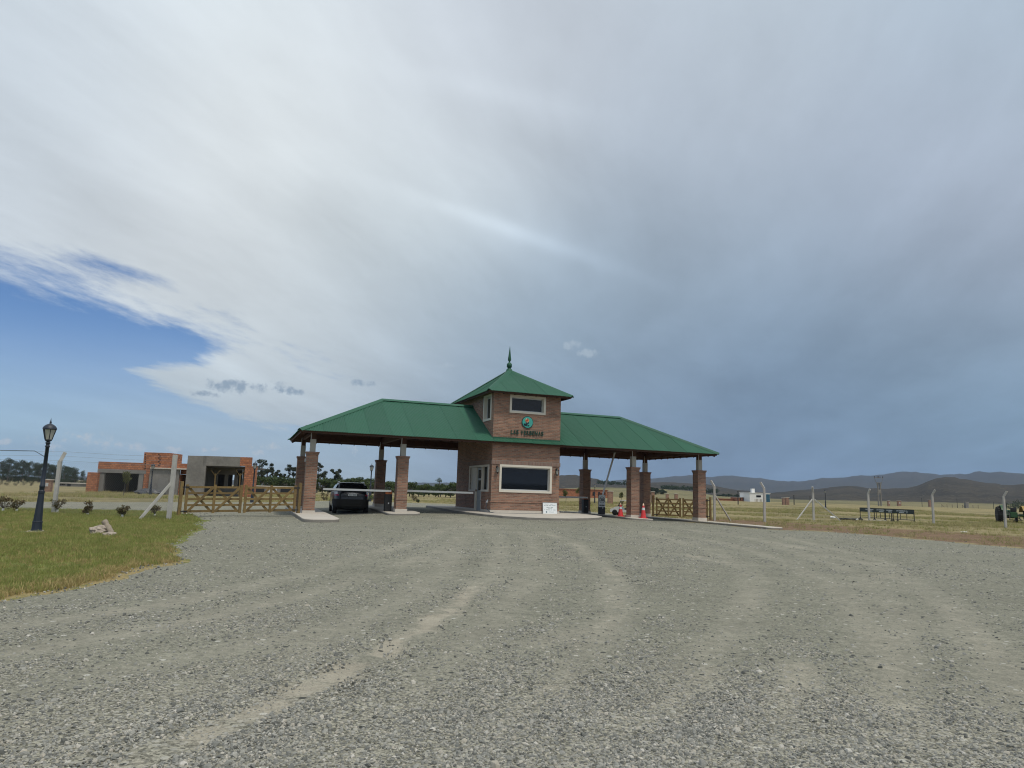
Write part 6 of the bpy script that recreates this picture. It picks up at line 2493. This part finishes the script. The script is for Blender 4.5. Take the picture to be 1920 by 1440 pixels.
# right hand block with its big opening
slab6('rendered_wall', 1166, 198, 1326, 560, -.6, -.35, 'cement', GZ)
slab6('rendered_wall', 1326, 204, 1702, 306, -.6, -.35, 'cement')
slab6('brick_parapet', 1702, 212, 1822, 306, -.58, -.35, 'hollow_brick')
slab6('brick_column', 1758, 306, 1842, 560, -.57, .3, 'hollow_brick', GZ)
slab6('roof_slab', 1170, 300, 1757, 318, -.34, 6.7, 'cement_shaded')
slab6('side_wall', 1166, 302, 1178, 560, -.34, 7.0, 'cement', GZ)
slab6('inner_lintel', 1330, 318, 1560, 388, 2.5, 2.7, 'cement')
slab6('inner_column', 1330, 388, 1346, 560, 2.5, 2.7, 'cement', GZ)
slab6('inner_column', 1440, 388, 1458, 560, 2.5, 2.7, 'cement', GZ)
slab6('inner_column', 1545, 388, 1565, 560, 2.5, 2.7, 'cement', GZ)
slab6('inner_column', 1640, 318, 1668, 560, 2.5, 2.7, 'cement', GZ)
slab6('back_wall', 1178, 302, 1360, 560, 6.8, 7.0, 'cement_shaded', GZ)
slab6('back_wall', 1420, 302, 1470, 560, 6.8, 7.0, 'cement_shaded', GZ)
slab6('back_wall', 1520, 302, 1600, 560, 6.8, 7.0, 'cement_shaded', GZ)
slab6('sill_wall', 1330, 520, 1760, 560, 2.4, 2.5, 'cement_dark', GZ)
for x0, yt in ((1430, 330), (1690, 330)):
    a, t = c6(x0, 540), c6(x0 + 6, yt + 50)
    pp = MB().beam((a[0], -.2, GZ), (t[0], -.2, t[1]), .09, .09)
    for sg in (-1, 1):
        pp.beam((t[0], -.2, t[1] - .3), (t[0] + sg * .5, -.2, t[1] + .35), .07, .07)
    pp.build('timber_prop', M['gate'], HO)
for x0, x1, yt in ((365, 375, 415), (522, 532, 490)):
    slab6('timber_prop', x0, yt, x1, 560, 3.0, 3.1, 'gate', GZ)
bl = MB()
for i in range(7):
    a = c6(840, 180 + i * 20)
    bl.box((a[0] + (.06 if i % 2 else -.06), -.06, a[1] - .05), (a[0] + (.20 if i % 2 else .08), -.049, a[1] + .07))
    a = c6(694, 185 + i * 24)
    bl.box((a[0] - .02, -.06, a[1] - .05), (a[0] + .12, -.049, a[1] + .07))
bl.build('open_brick_ends', M['black'], HO)
# black polythene and rubble at its foot
rg = random.Random(3)
for k, (x, y, w_, h_) in enumerate(((800, 590, 1.6, .5),)):
    a = c6(x, y)
    bm = bmesh.new()
    bmesh.ops.create_icosphere(bm, subdivisions=3, radius=1.0)
    for v_ in bm.verts:
        v_.co = Vector((v_.co.x * w_, v_.co.y * .7, max(v_.co.z, -.2) * h_)) * (1 + .35 * mnoise.noise(v_.co * 2.5))
    ob = MB().bm(bm).build('covered_heap', plain('grey_polythene', (.07, .075, .085), .5), None)
    ob.location = (hb.x + a[0], HY - 1.4, float(gz(hb.x + a[0], HY)) + .05)
    tag(ob, 'low heap under dark sheeting at the foot of the grey house wall', 'heap')


# ------------------------------------------------------------------ other small buildings and markers
def meter_pillar(px, py, wpx, hpx, label, m='brick', box=True):
    q = on_ground(px, py, 300)
    k = q.y / CAM_F
    w_, h_ = wpx * k / 2, hpx * k
    o = empty('brick_pier', q, R(8), label, 'brick pier', 'brick meter piers')
    MB().box((-w_, -w_ * .7, -.3), (w_, w_ * .7, h_ - .09)).build('pier', M[m], o)
    MB().box((-w_ - .06, -w_ * .7 - .06, h_ - .09), (w_ + .06, w_ * .7 + .06, h_)).build('cap', M['plinth'], o)
    if box:
        MB().box((-w_ * .35, -w_ * .7 - .03, h_ * .45), (w_ * .35, -w_ * .7, h_ * .72)).build('meter_box', M['galv'], o)
    return o


meter_pillar(88.5, 923, 13, 24, 'brick meter pier with white cap beside the street lamp, near the pine wood')
meter_pillar(1144, 946, 9, 25, 'brick pier with pale cap behind the utility cart', box=False)
meter_pillar(1224, 944, 6, 22, 'brick pier with pale cap just right of the back pillar', box=False)
meter_pillar(1251, 938, 5, 12, 'small brick pier above the right hand gate, left of its pair', box=False)
meter_pillar(1268, 938, 6, 12, 'small brick pier above the right hand gate, right of its pair', box=False)
meter_pillar(1469, 946.5, 4.5, 13, 'narrow brick pier right of the white house, left of its pair', box=False)
meter_pillar(1475.5, 946.5, 7, 14, 'wider brick pier right of the white house, right of its pair', box=False)
meter_pillar(1666.5, 949, 4, 10, 'dark little brick pier just right of the transformer poles', box=True)
meter_pillar(1686, 949, 6, 10, 'little brick pier with white box, second to the right of the transformer poles')
meter_pillar(1744, 949, 5, 13, 'reddish brick pier touching the cranked post right of the trestles', box=False)
meter_pillar(1812, 949, 6, 11, 'pale pier by the far paddock gate, left of the tractor', 'cement', False)


def simple_building(name, px0, px1, pyt, pyb, dist, depth, label, cat, m, extra=None, roof='plinth'):
    a, b = at_y(px0, pyb, dist), at_y(px1, pyb, dist)
    t0, t1 = at_y(px0, pyt, dist), at_y(px1, pyt, dist)
    zt = (t0.z + t1.z) / 2
    o = empty(name, ((a.x + b.x) / 2, dist, float(gz((a.x + b.x) / 2, dist))), 0, label, cat)
    w_, h_ = (b.x - a.x) / 2, zt - o.location.z
    MB().box((-w_, 0, -.5), (w_, depth, h_ - .15)).build('wall', M[m], o)
    MB().box((-w_ - .15, -.15, h_ - .15), (w_ + .15, depth + .15, h_)).build('roof', M[roof], o)
    if extra:
        extra(o, w_, h_)
    return o


def low_house(o, w_, h_):
    MB().box((-w_ * .05, -.06, -.2), (w_ * .25, -.003, h_ * .75)).build('door', M['black'], o)
    MB().box((-w_ * .9, -.06, h_ * .35), (-w_ * .25, -.003, h_ * .6)).build('window', M['carglass'], o)


simple_building('low_house', 104, 148, 905, 918.5, 150, 8, 'long low house with pale flat roof at the edge of the pine wood', 'house', 'cement', low_house)


def shed(o, w_, h_):
    MB().box((w_ * .35, -.06, -.2), (w_ * .8, -.003, h_ * .72)).build('door', M['black'], o)
    MB().box((-w_ * .2, -.05, 0), (w_ * .2, -.003, h_ * .7)).build('panel', M['galv'], o)
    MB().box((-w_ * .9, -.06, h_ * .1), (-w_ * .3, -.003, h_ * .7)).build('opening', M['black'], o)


simple_building('low_shed', 462, 556, 911, 928, 128, 7, 'long low pale shed behind the wooden gate', 'shed', 'cement', shed)


def brickhouse(o, w_, h_):
    for x in (-.7, -.1, .5):
        MB().box((w_ * x, -.06, h_ * .25), (w_ * (x + .22), -.003, h_ * .7)).build('window', M['black'], o)


simple_building('brick_house', 1040, 1092, 916.5, 935.5, 190, 9, 'unfinished red brick house seen between the booth and the back pillar', 'house', 'hollow_brick', None, 'hollow_brick')
simple_building('brick_house', 1106, 1140, 918, 932, 200, 9, 'low red brick house behind the speed sign, right of the back pillar', 'house', 'hollow_brick', brickhouse, 'hollow_brick')
simple_building('brick_wall', 1346, 1384, 935, 942.5, 240, 3, 'long low red brick wall left of the white house', 'wall', 'hollow_brick', None, 'hollow_brick')
simple_building('brick_house', 1384, 1404, 932, 942.5, 236, 8, 'small brick house with pale roof touching the white house', 'house', 'hollow_brick', brickhouse)


def white_house(o, w_, h_):
    MB().box((-w_ * .35, -.08, h_ * .52), (w_ * .1, -.003, h_ * .72)).build('window', M['carglass'], o)
    MB().box((w_ * .62, -.08, -.2), (w_ * .98, -.003, h_ * .85)).build('blue_front', plain('teal_blue_paint', (.02, .09, .14), .6), o)
    MB().box((w_ * .45, -.06, -.2), (w_ * .55, -.003, h_ * .7)).build('door', M['black'], o)
    MB().box((-w_ * .55, 2, h_), (-w_ * .28, 3.5, h_ + 1.3)).build('water_tank', M['white'], o)
    for k in range(7):
        MB().box((-w_ * .7 + k * w_ * .13, -2, -.2), (-w_ * .67 + k * w_ * .13, -1.85, h_ * .3)).build('fence_stake', M['gate'], o)


simple_building('white_house', 1406, 1444, 924, 943, 230, 10, 'white box shaped house with dark blue side and roof tank', 'house', 'white', white_house, 'white')

# transformer on two poles
TP_ = empty('transformer_poles', on_ground(1650, 948.5, 300), R(10), 'pole mounted transformer on twin concrete poles out in the pasture', 'power pole')
k_ = TP_.location.y / CAM_F
H_ = 53 * k_
for x in (-2.6, 2.6):
    MB().tube([(x * k_, 0, -.5), (x * k_, 0, H_ * .80)], [1.5 * k_, 1.0 * k_], 8).build('pole', M['cement'], TP_)
    MB().tube([(x * k_, 0, H_ * .62), (x * 3.4 * k_, 0, H_ * .97)], .35 * k_, 5).build('strut', M['cement_dark'], TP_)
for z in (.97, .80, .40):
    MB().beam((-9.5 * k_ * (1 if z > .9 else .55), 0, H_ * z), (9.5 * k_ * (1 if z > .9 else .55), 0, H_ * z), 1.0 * k_, 1.1 * k_).build('crossarm', M['cement_dark'], TP_)
for x in (-8.5, -3, 0, 3, 8.5):
    MB().lathe([(.55 * k_, 0), (.75 * k_, .8 * k_), (.5 * k_, 1.2 * k_), (.75 * k_, 1.8 * k_), (.2 * k_, 2.6 * k_)], 7, Matrix.Translation((x * k_, 0, H_ * .98))).build('insulator', M['lamp'], TP_)
MB().box((-2.2 * k_, -1.2 * k_, H_ * .42), (2.2 * k_, 1.2 * k_, H_ * .56), bev=.1).build('transformer', M['cement'], TP_)
for x in (-1.5, 0, 1.5):
    MB().tube([(x * k_, 0, H_ * .56), (x * k_, 0, H_ * .64), (x * .5 * k_, 0, H_ * .80)], .25 * k_, 4).build('bushing', M['lamp'], TP_)

# posts and paddock gate far out on the pasture
fi = 0
for px, top, base, lab in ((1489, 929, 946.5, 'dark thin post right of the brick pier pair'), (1519, 930, 944, 'dark thin post beside the braced fence post'), (1729, 933, 949, 'dark far post left of the reddish pier'), (1795, 933, 950, 'dark far post in the middle of the paddock gate'),
                           (1863, 937, 949, 'dark far post between the paddock gate and the tractor'), (1904, 935, 950, 'dark far post above the tractor'), (1384, 921, 946, 'dark thin post in front of the brick wall left of the white house')):
    q = on_ground(px, base, 300)
    h = (base - top) * q.y / CAM_F
    o = MB().tube([(0, 0, -.3), (.01, 0, h * .5), (0, 0, h)], [.10, .09, .07], 7).tube([(-.14, 0, h * .96), (.14, 0, h * .96)], .03, 5).build('post', M['black'], None, uv=False)
    o.location = q
    tag(o, lab, 'post', 'dark posts out on the pasture')
qa, qb = on_ground(1766, 948.5, 300), on_ground(1834, 949.5, 300)
PG = empty('paddock_fence', qa, math.atan2((qb - qa).y, (qb - qa).x), 'thin paddock fence with braced posts far out in front of the hill', 'fence')
L_ = (qb - qa).length
for i in range(8):
    x = L_ * i / 7
    MB().beam((x, 0, -.2), (x, 0, 1.35), .12, .12).build('post', M['bark'], PG)
    if i in (0, 4, 5):
        MB().beam((x, 0, 1.1), (x + (1.1 if i != 5 else -1.1), 0, 0), .08, .08).build('brace', M['bark'], PG)
for z in (.35, .8, 1.25):
    MB().beam((0, 0, z), (L_, 0, z), .03, .03).build('rail', M['bark'], PG)

# ------------------------------------------------------------------ air
hz = MB().box((-6600, -6600, -4), (6600, 6600, 310)).build('haze', bpy.data.materials.new('air'), None, uv=False)
tag(hz, kind='stuff')
hm = hz.data.materials[0]
hm.use_nodes = True
hm.node_tree.nodes.clear()
hg = G(hm.node_tree)
pv = hg.new('ShaderNodeVolumePrincipled')
pv.inputs['Color'].default_value = (0.50, 0.66, 0.95, 1)
pv.inputs['Density'].default_value = 0.00009
pv.inputs['Anisotropy'].default_value = 0.1
hg.link(pv.outputs[0], hg.new('ShaderNodeOutputMaterial').inputs['Volume'])
